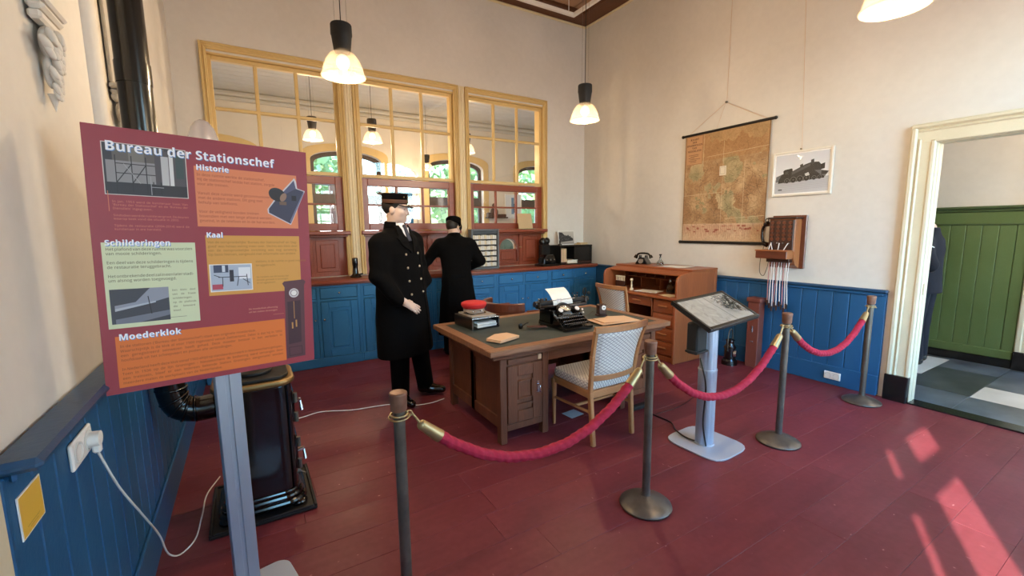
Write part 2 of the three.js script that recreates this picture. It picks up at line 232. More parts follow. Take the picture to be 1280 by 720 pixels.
// beadboard dado: boards, rail and skirting along a wall that runs in z
function dado(name, x, dir, z0, z1, w, top, boardMat, railMat, rail, skirt) { // dir +1: the dado faces +x
  const g = sgroup(name), n = Math.round((z1 - z0) / w), s = (z1 - z0) / n, X = (a, b) => dir > 0 ? [x + a, x + b] : [x - b, x - a];
  const [b0, b1] = X(0, 0.008); part('backing', bb(b0, b1, 0.01, top, z0, z1), boardMat, g, 'y');
  for (let i = 0; i < n; i++) { const [p, q] = X(0.008, 0.03); part('board', bb(p, q, 0.02, top - 0.01, z0 + i * s + 0.0015, z0 + (i + 1) * s - 0.0015, 0.006), boardMat, g, 'y'); }
  const [r0, r1] = X(0, rail); part('dado_rail', bb(r0, r1, top, top + 0.032, z0 - (dir > 0 ? 0 : 0.01), z1 + 0.012, 0.012), railMat, g, 'z');
  const [c0, c1] = X(0.03, 0.05); part('rail_moulding', bb(c0, c1 - 0.006, top - 0.03, top, z0, z1 - 0.02, 0.008), boardMat, g, 'z');
  const [k0, k1] = X(0.03, 0.046); part('skirting', bb(k0, k1, 0, skirt, z0, z1, 0.006), boardMat, g, 'z');
  return g;
}
dado('trim_2', XR, -1, ZB, -1.645, 0.147, 1.01, M.navy, M.rail, 0.07, 0.2);
{ const g = dado('trim_3', XL, 1, ZB, -1.4, 0.14, 1.1, M.navy, M.rail, 0.1, 0.22); part('end_board', bb(XL, XL + 0.034, 0, 1.1, -1.4, -1.38, 0.004), M.navy, g, 'y'); }
{ // left doorway trim beside the camera, with its closed door
  const g = sgroup('door_1');
  part('architrave', bb(XL, XL + 0.035, 0, 2.62, -1.376, -1.24, 0.008), M.doorCream, g, 'y'); part('architrave', bb(XL, XL + 0.035, 0, 2.62, -0.14, -0.0, 0.008), M.doorCream, g, 'y'); part('architrave', bb(XL, XL + 0.036, 2.5, 2.63, -1.25, -0.13, 0.008), M.doorCream, g, 'z');
  part('door_leaf', bb(XL - 0.16, XL - 0.12, 0.01, 2.5, -1.24, -0.14, 0.004), M.doorCream, g, 'y');
  for (const [a, b] of [[0.15, 1.0], [1.15, 2.35]]) for (const z of [-1.12, -0.64]) part('panel', bb(XL - 0.125, XL - 0.108, a, b, z, z + 0.38, 0.012), M.doorCream, g, 'y');
}
{ // plaster ornament on the left wall
  const g = thing('wall_moulding', 'cream rounded vertical plaster bead on the left wall between the two corbels', 'moulding', [XL, 0, -2.79]);
  part('bead', [tf(cyl(0.045, 0.045, HC - 1.15, [0, 0, 0]), [0, 1.14 + (HC - 1.16) / 2, 0], null)], M.plaster, g);
  const corbel = (z, label, sc) => {
    const t = thing('plaster_corbel', label, 'corbel', [XL + 0.005, 2.32, z], 0, null);
    const W = 0.17;
    part('shaft', bb(0, 0.03, 0.1, HC - 2.345, -W / 2, W / 2, 0.012), M.plaster, t, 'y');
    part('capital', [bb(0, 0.056, 0.075, 0.1, -W / 2 - 0.022, W / 2 + 0.022, 0.008), bb(0.0005, 0.047, 0.05, 0.076, -W / 2 - 0.012, W / 2 + 0.012, 0.01), bb(0.001, 0.036, 0.02, 0.051, -W / 2 - 0.004, W / 2 + 0.004, 0.008)], M.plaster, t);
    const lf = [sph(0.055, [0.022, -0.03, 0], [0.4, 1, 1]), sph(0.035, [0.015, -0.12, 0], [0.42, 1.6, 0.9])]; seed = 41;
    for (let i = 0; i < 46; i++) { const v = rnd(), w = 0.095 * (1 - 0.8 * v), zz = rnd(-w, w), yy = 0.005 - 0.205 * v, r = 0.021 - 0.008 * v; lf.push(tf(sph(r, [0, 0, 0], [0.6, 1.5, 0.75], 12), [0.026 * (1 - 0.6 * v) * (1 - (zz / 0.12) ** 2) + 0.021, yy, zz], [zz * 9 + rnd(-0.5, 0.5), rnd(-0.4, 0.4), 0.3])); }
    lf.push(tf(new THREE.ConeGeometry(0.016, 0.06, 12), [0.017, -0.225, 0], [Math.PI, 0, 0]));
    part('leaf_carving', lf, M.plaster, t);
  };
  corbel(-2.16, 'cream plaster corbel with carved leaves, nearest the camera high on the left wall');
  corbel(-3.18, 'cream plaster corbel half hidden behind the black stove pipe');
}
// ---------------------------------------------------------------- internal windows to the hall
function frameRect(x0, x1, y0, y1, w, z0, z1, c, skipBottom) { const o = [bb(x0, x0 + w, y0, y1, z0, z1, c), bb(x1 - w, x1, y0, y1, z0, z1, c), bb(x0 + w, x1 - w, y1 - w, y1, z0, z1, c)]; if (!skipBottom) o.push(bb(x0 + w, x1 - w, y0, y0 + w, z0, z1, c)); return o; }
WX.forEach((cx, i) => {
  const w = sgroup('window_' + (i + 1)), z = ZB;
  part('architrave', frameRect(cx - 0.73, cx + 0.73, 1.07, 3.7, 0.06, z, z + 0.03, 0.006, true), M.ochre, w, 'y');
  part('architrave_bead', [...frameRect(cx - 0.737, cx + 0.737, 1.071, 3.71, 0.022, z, z + 0.055, 0.008, true), ...frameRect(cx - 0.7, cx + 0.7, 1.072, 3.672, 0.014, z, z + 0.044, 0.005, true)], M.ochre, w, 'y');
  part('lining', frameRect(cx - 0.7, cx + 0.7, 1.062, 3.62, 0.02, z - 0.25, z, 0.003, true), M.ochre, w, 'y');
  part('sash_frame', [...frameRect(cx - 0.68, cx + 0.68, 2.355, 3.6, 0.045, z - 0.1, z - 0.045, 0.006)], M.ochre, w, 'y');
  for (const k of [-1, 1]) part('glazing_bar', bb(cx + k * 0.2125 - 0.02, cx + k * 0.2125 + 0.02, 2.4, 3.555, z - 0.095, z - 0.05, 0.008), M.ochre, w, 'y');
  part('glazing_bar', bb(cx - 0.635, cx + 0.635, 3.02, 3.058, z - 0.094, z - 0.051, 0.008), M.ochre, w, 'x');
  for (let k = 0; k < 3; k++) for (const [a, b] of [[2.4, 3.02], [3.058, 3.555]]) part('pane', bb(cx - 0.635 + k * 0.4235, cx - 0.635 + (k + 1) * 0.4235, a, b, z - 0.074, z - 0.07), M.glass, w);
});
{ // fluted cream pilasters between the windows
  const g = sgroup('trim_4');
  for (const x of [1.24, 2.82]) { part('pilaster', [bb(x - 0.052, x + 0.052, 1.07, 3.71, ZB, ZB + 0.028, 0.006), ...[-0.034, 0, 0.034].map((d) => bb(x + d - 0.012, x + d + 0.012, 1.075, 3.7, ZB + 0.02, ZB + 0.042, 0.01))], M.pil, g, 'y'); }
}
const ticketLabels = ['red-brown wooden ticket window with raised panels, nearest the stove', 'red-brown wooden ticket window behind the tall uniformed mannequin', 'red-brown wooden ticket window with arched hatch and cardboard on its ledge'];
WX.forEach((cx, i) => {
  const t = thing('ticket_window', ticketLabels[i], 'ticket window', [cx, 1.06, ZB]), y = (q) => q - 1.06, z0 = -0.11, z1 = -0.04;
  part('sash', frameRect(-0.68, 0.68, y(1.655), y(2.345), 0.095, z0, z1, 0.006), M.redWood, t, 'x');
  for (const k of [-1, 1]) part('glazing_bar', bb(k * 0.19 - 0.014, k * 0.19 + 0.014, y(1.75), y(2.25), z0 + 0.01, z1 - 0.01, 0.005), M.redWood, t, 'y');
  part('glazing_bar', bb(-0.585, 0.585, y(1.983), y(2.008), z0 + 0.011, z1 - 0.011, 0.005), M.redWood, t, 'x');
  for (let k = 0; k < 3; k++) for (const [a, b] of [[1.75, 1.983], [2.008, 2.25]]) part('pane', bb(-0.585 + k * 0.39, -0.585 + (k + 1) * 0.39, y(a), y(b), -0.077, -0.073), M.glass, t);
  part('ledge', [bb(-0.72, 0.72, y(1.6), y(1.652), z0, 0.09, 0.01), bb(-0.69, 0.69, y(1.575), y(1.6), z0, 0.04, 0.006)], M.redWood, t);
  const hx = i === 1 ? 0.02 : 0.02, hw = 0.165;
  // boarded front with an arched hatch
  const hole = archPts(hx - hw, hx + hw, y(1.125), y(1.36), 0.14);
  part('front', i === 0 ? [bb(-0.68, 0.68, 0.002, y(1.58), z0, -0.06, 0.003)] : [ext([[-0.68, 0.002], [0.68, 0.002], [0.68, y(1.58)], [-0.68, y(1.58)]], 0.05, 0, [0, 0, z0], null, [hole])], M.redWood, t, 'y');
  const raised = (x0, x1) => part('raised_panel', [bb(x0, x1, y(1.12), y(1.53), -0.062, -0.05, 0.008), bb(x0 + 0.05, x1 - 0.05, y(1.17), y(1.48), -0.055, -0.036, 0.012)], M.redWood, t, 'y');
  raised(0.3, 0.58); raised(-0.58, -0.3); if (i === 0) raised(-0.16, 0.16);
  part('stile', [bb(0.225, 0.265, 0.003, y(1.575), -0.062, -0.035, 0.006), bb(-0.265, -0.225, 0.003, y(1.575), -0.062, -0.035, 0.006)], M.redWood, t, 'y');
  if (i) { const o = archPts(hx - hw - 0.025, hx + hw + 0.025, y(1.1), y(1.36), 0.168); part('hatch_frame', ext(o, 0.035, 0.006, [0, 0, -0.063], null, [hole]), M.redWood, t, 'y'); }
  if (i === 2) {
    const h = part('hatch', [bb(hx - hw, hx + hw, y(1.125), y(1.33), -0.1, -0.07, 0.004), bb(hx - hw + 0.03, hx + hw - 0.03, y(1.155), y(1.3), -0.075, -0.055, 0.01)], M.redWood, t, 'y');
    part('added_hatch_backing', ext(archPts(hx - hw, hx + hw - 0.04, y(1.33), y(1.36), 0.13), 0.004, 0, [0, 0, -0.104]), flat(0x4c6a5e, 0.6), t); part('hatch_pane', ext(archPts(hx - hw, hx + hw, y(1.33), y(1.36), 0.14), 0.004, 0, [0, 0, -0.09]), M.glass, t);  // teal sheet added behind the pane to darken the bright hall view
    part('latch', [sph(0.013, [0.245, y(1.36), -0.02]), bx(0.03, 0.016, 0.012, [0.235, y(1.36), -0.028])], M.brass, t);
  }
  if (i === 1) part('small_arch', [tor(0.075, 0.012, [0.44, y(1.42), -0.03], null, 24, Math.PI), bb(0.365, 0.515, y(1.24), y(1.42), -0.045, -0.028, 0.006)], M.darkWood, t);
});
one('cardboard_sign', bx(0.27, 0.25, 0.006, [3.9, 1.78, ZB + 0.04], [-0.22, 0, 0.01], 0.001), M.card, 'tan cardboard sheet leaning on the ledge of the right ticket window', 'cardboard');

// ---------------------------------------------------------------- right doorway and the corridor beyond
{
  const d = sgroup('door_2'), z0 = -1.42, z1 = -0.46, x = XR;
  part('architrave', [bb(x - 0.03, x, 0.24, 2.5, z0 - 0.17, z0, 0.006), bb(x - 0.055, x - 0.02, 0.24, 2.5, z0 - 0.17, z0 - 0.125, 0.012), bb(x - 0.042, x - 0.02, 0.24, 2.4, z0 - 0.115, z0 - 0.095, 0.008), bb(x - 0.04, x - 0.02, 0.24, 2.38, z0 - 0.03, z0, 0.006)], M.doorCream, d, 'y');
  part('architrave', [bb(x - 0.03, x, 0.24, 2.5, z1, z1 + 0.17, 0.006), bb(x - 0.055, x - 0.02, 0.24, 2.5, z1 + 0.125, z1 + 0.17, 0.012)], M.doorCream, d, 'y');
  part('architrave', [bb(x - 0.0315, x, 2.36, 2.522, z0 - 0.17, z1 + 0.17, 0.006), bb(x - 0.0565, x - 0.02, 2.485, 2.526, z0 - 0.173, z1 + 0.173, 0.012), bb(x - 0.0435, x - 0.02, 2.455, 2.475, z0 - 0.12, z1 + 0.12, 0.008)], M.doorCream, d, 'z');
  part('jamb', [bb(x + 0.001, x + 0.141, 0, 2.36, z0 - 0.001, z0 + 0.008, 0.003), bb(x + 0.05, x + 0.062, 0, 2.35, z0 + 0.006, z0 + 0.014, 0.003), bb(x + 0.001, x + 0.141, 0, 2.36, z1 - 0.025, z1 + 0.001, 0.003), bb(x + 0.001, x + 0.141, 2.352, 2.361, z0 + 0.01, z1 - 0.026, 0.003)], M.doorCream, d, 'y');
  part('strike_plate', bb(x + 0.03, x + 0.055, 1.02, 1.12, z0 + 0.007, z0 + 0.011, 0.001), M.brass, d);
  for (const zz of [z0 - 0.175, z1 - 0.003]) part('plinth_block', bb(x - 0.06, x + 0.002, 0, 0.25, zz, zz + 0.178, 0.006), M.plinth, d, 'y');
  part('threshold', bb(x - 0.03, x + 0.139, -0.02, 0.012, z0, z1, 0.006), M.plinth, d, 'z');
}
{
  const x0 = XR + 0.14, x1 = 7.42;
  struct('wall_corridor', [...holed(-4.2, 1.6, 0, 3.6, [[-0.98, 0.0, 0, 2.4]], (a, b, c, d) => bb(x1, x1 + 0.2, c, d, a, b)), bb(x0, x1 + 0.2, 0, 3.6, -4.4, -4.2), ...holed(x0, x1, 0, 3.6, [[x0 + 0.5, x1 - 0.4, 0.9, 2.9]], (a, b, c, d) => bb(a, b, c, d, 1.6, 1.8)), bb(x1 + 0.9, x1 + 1.0, 0, 3.6, -1.4, 0.6)], M.plaster, 'z');
  struct('ceiling_corridor', bb(x0, x1 + 1, 3.6, 3.75, -4.4, 1.8), M.plaster);
  const f = sgroup('floor_corridor'); part('bed', bb(x0, x1 + 1, -0.3, -0.012, -4.2, 1.6), M.grout, f);
  const xs = [5.312, 5.87, 6.855, 7.42], zz = [1.6, 0.31, -0.18, -0.67, -1.16, -1.655, -2.15, -2.64, -3.13, -4.2], k = (r, c) => (r % 2 ? (c === 1 ? 0 : 1) : (c === 1 ? 1 : c === 2 ? 0 : 0));
  for (let r = 0; r + 1 < zz.length; r++) { const shift = r % 2 ? [5.312, 5.85, 6.35, 7.3, 7.42] : xs, cols = r % 2 ? shift : xs;
    for (let c = 0; c + 1 < cols.length; c++) { const white = r === 3 ? c === 1 : r === 5 ? c >= 2 && c < 3 || c === 2 : (r + c) % 3 === 1 && r !== 4; part('floor_tile', bb(cols[c] + 0.002, cols[c + 1] - 0.002, -0.012, 0, zz[r + 1] + 0.002, zz[r] - 0.002, 0.0015), white ? M.tileWhite : c % 2 ? M.tileDark : M.tileBlack, f); } }
  // green panelling on the far corridor wall
  const g = sgroup('trim_5'), P = (a, b, y0, y1, q0, q1, c, m = M.green) => bb(x1 - b, x1 - a, y0, y1, q0, q1, c);
  part('backing', P(0, 0.008, 0.1, 1.8, -4.2, -1.17), M.green, g, 'y');
  for (let i = 0; i < 22; i++) { const q = -1.27 - i * 0.136; part('board', P(0.008, 0.03, 0.18, 1.66, q - 0.135, q, 0.006), M.green, g, 'y'); if (q < -4) break; }
  part('end_stile', P(0.008, 0.034, 0.1, 1.66, -1.268, -1.17, 0.006), M.green, g, 'y');
  part('skirting', P(0.008, 0.045, 0.1, 0.2, -4.2, -1.168, 0.008), M.green, g, 'z');
  part('frieze', P(0, 0.032, 1.64, 1.8, -4.2, -1.17, 0.004), M.green, g, 'z');
  part('cap_rail', [P(0, 0.05, 1.79, 1.83, -4.2, -1.17, 0.012), P(0, 0.07, 1.825, 1.86, -4.2, -1.17, 0.012), P(0.03, 0.042, 1.64, 1.66, -4.2, -1.17, 0.005)], M.greenDark, g, 'z');
  part('plinth', P(0, 0.038, 0, 0.1, -4.2, -1.17, 0.004), M.plinth, g, 'z');
  const d = sgroup('door_3');
  part('architrave', [P(0, 0.04, 0.2, 2.5, -1.165, -0.98, 0.01), P(0.03, 0.055, 0.2, 2.5, -1.165, -1.11, 0.012), P(0.03, 0.05, 0.2, 2.5, -1.02, -0.98, 0.01)], M.doorCream, d, 'y');
  part('architrave', P(0, 0.04, 2.4, 2.55, -0.98, 0.15, 0.01), M.doorCream, d, 'z');
  part('jamb', bb(x1 - 0.001, x1 + 0.2, 0, 2.4, -0.98, -0.955, 0.003), M.doorCream, d, 'y');
  part('plinth_block', P(0, 0.065, 0, 0.21, -1.168, -0.975, 0.006), M.plinth, d, 'y');
}
// ---------------------------------------------------------------- hall behind the ticket windows
{
  const hz = -11, x0 = -3, x1 = 9, hy = 4.5;
  const holes = [[-1.4, 0.2, 0.9, 3.5], [1.36, 2.96, 0.9, 3.5], [3.05, 3.85, 0.02, 3.25], [4.15, 5.75, 0.9, 3.5], [6.9, 8.4, 0.9, 3.5]];
  struct('wall_hall', [...holed(x0, x1, 0, hy, holes, (a, b, c, d) => bb(a, b, c, d, hz - 0.3, hz)), bb(x0 - 0.2, x0, 0, hy, hz - 0.3, ZB - 0.25), bb(x1, x1 + 0.2, 0, hy, hz - 0.3, ZB - 0.25), bb(x0, XL - 0.2, 0, hy, ZB - 0.25, ZB - 0.05), bb(XR + 0.2, x1, 0, hy, ZB - 0.25, ZB - 0.05)], M.hallWall);
  const c = sgroup('ceiling_hall'); part('deck', bb(x0 - 0.2, x1 + 0.2, hy + 0.03, hy + 0.2, hz - 0.3, ZB - 0.24), M.hallCeil, c);
  for (let i = 0; i < 20; i++) part('ceiling_board', bb(x0, x1, hy, hy + 0.03, hz + i * 0.234, hz + i * 0.234 + 0.224, 0.008), M.hallCeil, c);
  const t = sgroup('trim_6'); part('cornice', [bb(x0, x1, hy - 0.1, hy, hz, hz + 0.18, 0.03), bb(x0, x1, hy - 0.18, hy - 0.1, hz, hz + 0.1, 0.02), bb(x0, x1, hy - 0.38, hy - 0.33, hz, hz + 0.05, 0.012)], M.hallCeil, t);
  part('blind_box', bb(x0, x1, 4.1, 4.14, hz, hz + 0.03, 0.01), M.hallCeil, t);
  const f = sgroup('floor_hall'); part('slab', bb(x0, x1, -0.3, 0, hz - 0.3, ZB - 0.25), M.tileWhite, f);
  holes.forEach((h, i) => {
    const w = sgroup('window_' + (i + 4)), [a, b, y0, y1] = h, door = i === 2, fm = door ? M.whitePlastic : M.smoke, rise = 0.22;
    const arch = (x0, x1, yb, yt, r) => archPts(x0, x1, yb, yt - r, r, 12);
    // masonry spandrel closing the square opening to a segmental arch, ochre surround, dark frame
    part('arch_head', ext([[a, y1 - rise], ...arch(a, b, y1 - rise, y1, rise).slice(2).reverse(), [b, y1 - rise], [b, y1], [a, y1]].filter((p, j, q) => !j || Math.hypot(p[0] - q[j - 1][0], p[1] - q[j - 1][1]) > 1e-4), 0.3, 0, [0, 0, hz - 0.3]), M.hallWall, w);
    if (!door) part('surround', ext(arch(a - 0.16, b + 0.16, y0 - 0.12, y1 + 0.16, rise + 0.02), 0.04, 0.006, [0, 0, hz - 0.01], null, [arch(a, b, y0 + 0.01, y1, rise)]), M.ochre, w);
    part('frame', ext(arch(a, b, y0, y1, rise), 0.07, 0, [0, 0, hz - 0.2], null, [arch(a + 0.09, b - 0.09, y0 + 0.09, y1 - 0.09, rise - 0.03)]), fm, w);
    if (!door) { part('transom', bb(a + 0.05, b - 0.05, 2.3, 2.52, hz - 0.21, hz - 0.12, 0.01), M.smoke, w); part('mullion', bb((a + b) / 2 - 0.05, (a + b) / 2 + 0.05, y0, 2.35, hz - 0.2, hz - 0.13, 0.008), M.whitePlastic, w); part('glazing_bar', bb(a, b, 1.72, 1.76, hz - 0.19, hz - 0.15, 0.006), M.whitePlastic, w); }
    else { part('glazing_bar', bb(a, b, 2.72, 2.78, hz - 0.2, hz - 0.13, 0.006), M.whitePlastic, w); for (let k = 0; k < 7; k++) part('louvre_slat', bb(a + 0.08, b - 0.08, 0.5 + k * 0.32, 0.7 + k * 0.32, hz - 0.19, hz - 0.15, 0.006), M.blue, w); }
    part('pane', bb(a + 0.05, b - 0.05, y0 + 0.05, y1 - 0.1, hz - 0.172, hz - 0.168), M.glass, w);
  });
  // hall furnishings glimpsed through the panes
  const poster = thing('wall_poster', 'pale blue and white poster on the hall wall behind the right ticket window', 'poster', [6.7, 2.3, hz + 0.02]);
  part('frame', frameRect(-0.28, 0.28, -0.36, 0.36, 0.03, 0, 0.03, 0.004), M.whitePlastic, poster);
  const pt = canvasTex(128, 160, (x, w, h) => { x.fillStyle = '#dfe8f0'; x.fillRect(0, 0, w, h); x.fillStyle = '#6b93bd'; x.fillRect(50, 20, 22, 110); x.fillStyle = '#31455c'; x.fillRect(70, 60, 14, 60); });
  const pf = part('printed_face', printed(0.52, 0.68), mat({ map: pt, roughness: 0.6 }), poster); pf.position.z = 0.012;
  const mod = thing('reflection_shape', 'brown wooden shape added on the hall wall for a reflection in the right panes', 'ornament', [5.98, 1.98, hz + 0.005]);  // added shape standing in for a brown reflection in the glass
  part('board', bb(-0.2, 0.45, -0.02, 0.02, 0.0, 0.2, 0.01), M.darkWood, mod); part('ornament', [bb(-0.18, -0.05, 0.02, 0.14, 0.04, 0.16, 0.02), sph(0.12, [0.05, 0.14, 0.1], [1, 1.3, 0.6]), bb(0.1, 0.42, 0.02, 0.1, 0.04, 0.16, 0.02), sph(0.06, [0.05, 0.34, 0.1])], M.darkWood, mod);
}
{ // windows behind the camera that light the room, and an added corridor window
  const w = sgroup('window_9'), z = ZF + 0.005;
  part('frame', [bb(-0.72, -0.38, 0.9, 3.0, z, z + 0.03), bb(-0.25, 0.0, 0.9, 3.0, z, z + 0.03), bb(0.45, 0.5, 0.9, 3.0, z, z + 0.03), bb(-0.72, 0.5, 2.86, 3.0, z - 0.001, z + 0.031), bb(-0.72, 0.5, 2.34, 2.57, z - 0.001, z + 0.031), bb(-0.72, 0.5, 0.9, 1.0, z - 0.001, z + 0.031)], M.doorCream, w, 'y');
  part('pane', bb(-0.4, 0.46, 0.98, 2.9, z + 0.012, z + 0.015), M.glass, w);
  const v = sgroup('window_10');
  const ar = (a, b, y0, yt, r) => archPts(a, b, y0, yt - r, r, 16); part('frame', [ext(ar(2.6, 4.75, 0.5, 3.7, 0.4), 0.05, 0, [0, 0, z], null, [ar(2.67, 4.68, 0.57, 3.63, 0.39)]), bb(3.64, 3.71, 0.55, 3.66, z + 0.001, z + 0.049), bb(2.65, 4.7, 2.7, 2.77, z - 0.001, z + 0.051)], M.doorCream, v, 'y'); part('arch_head', ext([[2.6, 3.3], ...ar(2.6, 4.75, 1, 3.7, 0.4).slice(3, -1).reverse(), [4.75, 3.3], [4.75, 3.7], [2.6, 3.7]], 0.119, 0, [0, 0, ZF + 0.0005]), M.plaster, v);
  part('pane', bb(2.65, 4.7, 0.55, 3.65, z + 0.023, z + 0.026), M.glass, v);
  const c = sgroup('window_11'); part('frame', [...frameRect(XR + 0.7, 7.02, 0.9, 2.9, 0.08, 1.66, 1.72, 0)], M.doorCream, c, 'y'); part('pane', bb(XR + 0.75, 6.97, 0.95, 2.85, 1.688, 1.691), M.glass, c);  // unseen window added so daylight brightens the corridor
}
{ // outside: paving, a platform canopy and trees
  struct('ground', bb(-60, 60, -0.6, -0.31, -70, 60), M.paving);
  const cn = thing('platform_canopy', 'dark timber platform canopy beam outside the hall windows', 'canopy', [2, 0, -13.6]);
  part('beam', bb(-6, 8, 2.95, 3.25, -0.1, 0.1, 0.02), M.smoke, cn);
  for (const x of [-4.6, 0.2, 5.2]) part('post', [bb(x - 0.08, x + 0.08, -0.31, 2.96, -0.08, 0.08, 0.02)], M.smoke, cn, 'y');
  const LG = (() => { const P = []; for (let i = 0; i < 2600; i++) { const r = Math.cbrt(rnd(0.25, 1)), a = rnd(0, 6.283), y = rnd(-1, 1), q = Math.sqrt(1 - y * y) * r, c = V(q * Math.cos(a), y * r * 1.0, q * Math.sin(a)), d = V(rnd(-1, 1), rnd(-1, 1), rnd(-1, 1)).normalize().multiplyScalar(0.09), e = V(rnd(-1, 1), rnd(-1, 1), rnd(-1, 1)).cross(d).normalize().multiplyScalar(0.05); for (const p of [c.clone().sub(d), c.clone().add(e), c.clone().add(d), c.clone().sub(d), c.clone().add(d), c.clone().sub(e)]) P.push(p.x, p.y, p.z); } const g = new THREE.BufferGeometry(); g.setAttribute('position', new THREE.Float32BufferAttribute(P, 3)); g.computeVertexNormals(); return boxUV(g); })();
  [[-5.5, -22, 3.0, 'leafy green tree outside, left of the hall windows'], [1.2, -19, 2.7, 'leafy green tree outside behind the left hall window'], [8.2, -20, 3.0, 'leafy green tree outside behind the hall window at centre right'], [15.5, -23, 3.6, 'leafy green tree outside, farthest to the right']].forEach(([x, z, r, l]) => { const t = thing('tree', l, 'tree', [x, -0.31, z]); part('trunk', rod([0, 0, 0], [0.1, 3.2, 0], 0.22, 0.14), M.bark, t); const cr = part('crown', LG.clone(), M.leaf, t); cr.geometry.userData.ownUV = true; cr.scale.set(r, r * 0.85, r); cr.position.y = 4.0; cr.userData.kind = 'stuff'; });
}

// ---------------------------------------------------------------- pendant lamps
function makeLamp(label, x, z, y = 2.72, H = HC) {
  const t = thing('pendant_lamp', label, 'lamp', [x, y, z], 0, null);
  const out = [[0.148, 0], [0.15, 0.006], [0.144, 0.012], [0.136, 0.05], [0.118, 0.1], [0.09, 0.143], [0.058, 0.165], [0.04, 0.17]], inn = out.slice().reverse().map(([r, q]) => [Math.max(0.036, r - 0.004), q - 0.002]);
  part('shade', lathe([...out, ...inn], 56), M.shade, t);
  part('shade_rim', tor(0.147, 0.004, [0, 0.004, 0], [Math.PI / 2, 0, 0], 56), M.shade, t);
  part('housing', lathe([[0.001, 0.345], [0.066, 0.345], [0.07, 0.338], [0.071, 0.275], [0.067, 0.265], [0.066, 0.255], [0.056, 0.175], [0.05, 0.16], [0.001, 0.16]], 40), M.blackMatt, t);
  part('bulb', sph(0.045, [0, 0.1, 0], [1, 1.1, 1]), M.bulb, t);
  part('cable', rod([0, 0.34, 0], [0, H - y, 0], 0.0035, 0.0035, 8), M.black, t);
  part('suspension_wire', [rod([0.04, 0.34, 0], [0.04, H - y, 0.0], 0.0012, 0.0012, 6), rod([-0.04, 0.34, 0], [-0.04, H - y, 0], 0.0012, 0.0012, 6)], M.chrome, t);
  const l = new THREE.PointLight(0xffdfb2, LAMP_CD, 0, 2); l.position.y = -0.05; l.castShadow = true; l.shadow.radius = 2; l.name = 'lamp_light'; t.add(l);
  return t;
}
makeLamp('lit pendant lamp with frosted dome hanging before the left ticket windows', 0.672, -3.36);
makeLamp('lit pendant lamp with frosted dome hanging near the back right corner', 3.03, -3.55, 2.735);
makeLamp('lit pendant lamp with frosted dome cut by the top edge of the picture', 2.93, -1.03, 2.75);
makeLamp('lit pendant lamp with dark neck seen through the middle hall window', 1.78, -7.05, 3.0, 4.5);
makeLamp('pendant lamp glowing behind the left hall window pane', 1.0, -7.55, 3.05, 4.5);
makeLamp('small distant pendant lamp in the hall beyond the middle window', 3.75, -10.0, 3.05, 4.5);
makeLamp('pendant lamp in the hall half hidden by the right window frame', 3.6, -7.5, 3.05, 4.5);
makeLamp('added unseen pendant lamp brightening the tiled corridor beyond the right doorway', 6.4, -0.1, 2.75, 3.6);  // out of view, put in only to brighten the corridor
{ // bracket lamp whose dome shows above the sign
  const t = thing('bracket_lamp', 'silvery white dome lamp on a wall bracket rising above the red information board', 'lamp', [-0.23, 2.36, -4.3]);
  part('shade', lathe([[0.108, -0.12], [0.109, -0.05], [0.1, 0.03], [0.08, 0.1], [0.046, 0.15], [0.018, 0.165], [0.001, 0.166]], 40), flat(0xb4b4c0, 0.22, { metalness: 0.5 }), t);
  part('arm', [tube([[-0.32, -0.1, 0], [-0.2, -0.2, 0], [0, -0.2, 0], [0, -0.1, 0]], 0.012, 30), cyl(0.05, 0.05, 0.02, [-0.31, -0.1, 0], [0, 0, Math.PI / 2])], M.oldBrass, t);
}
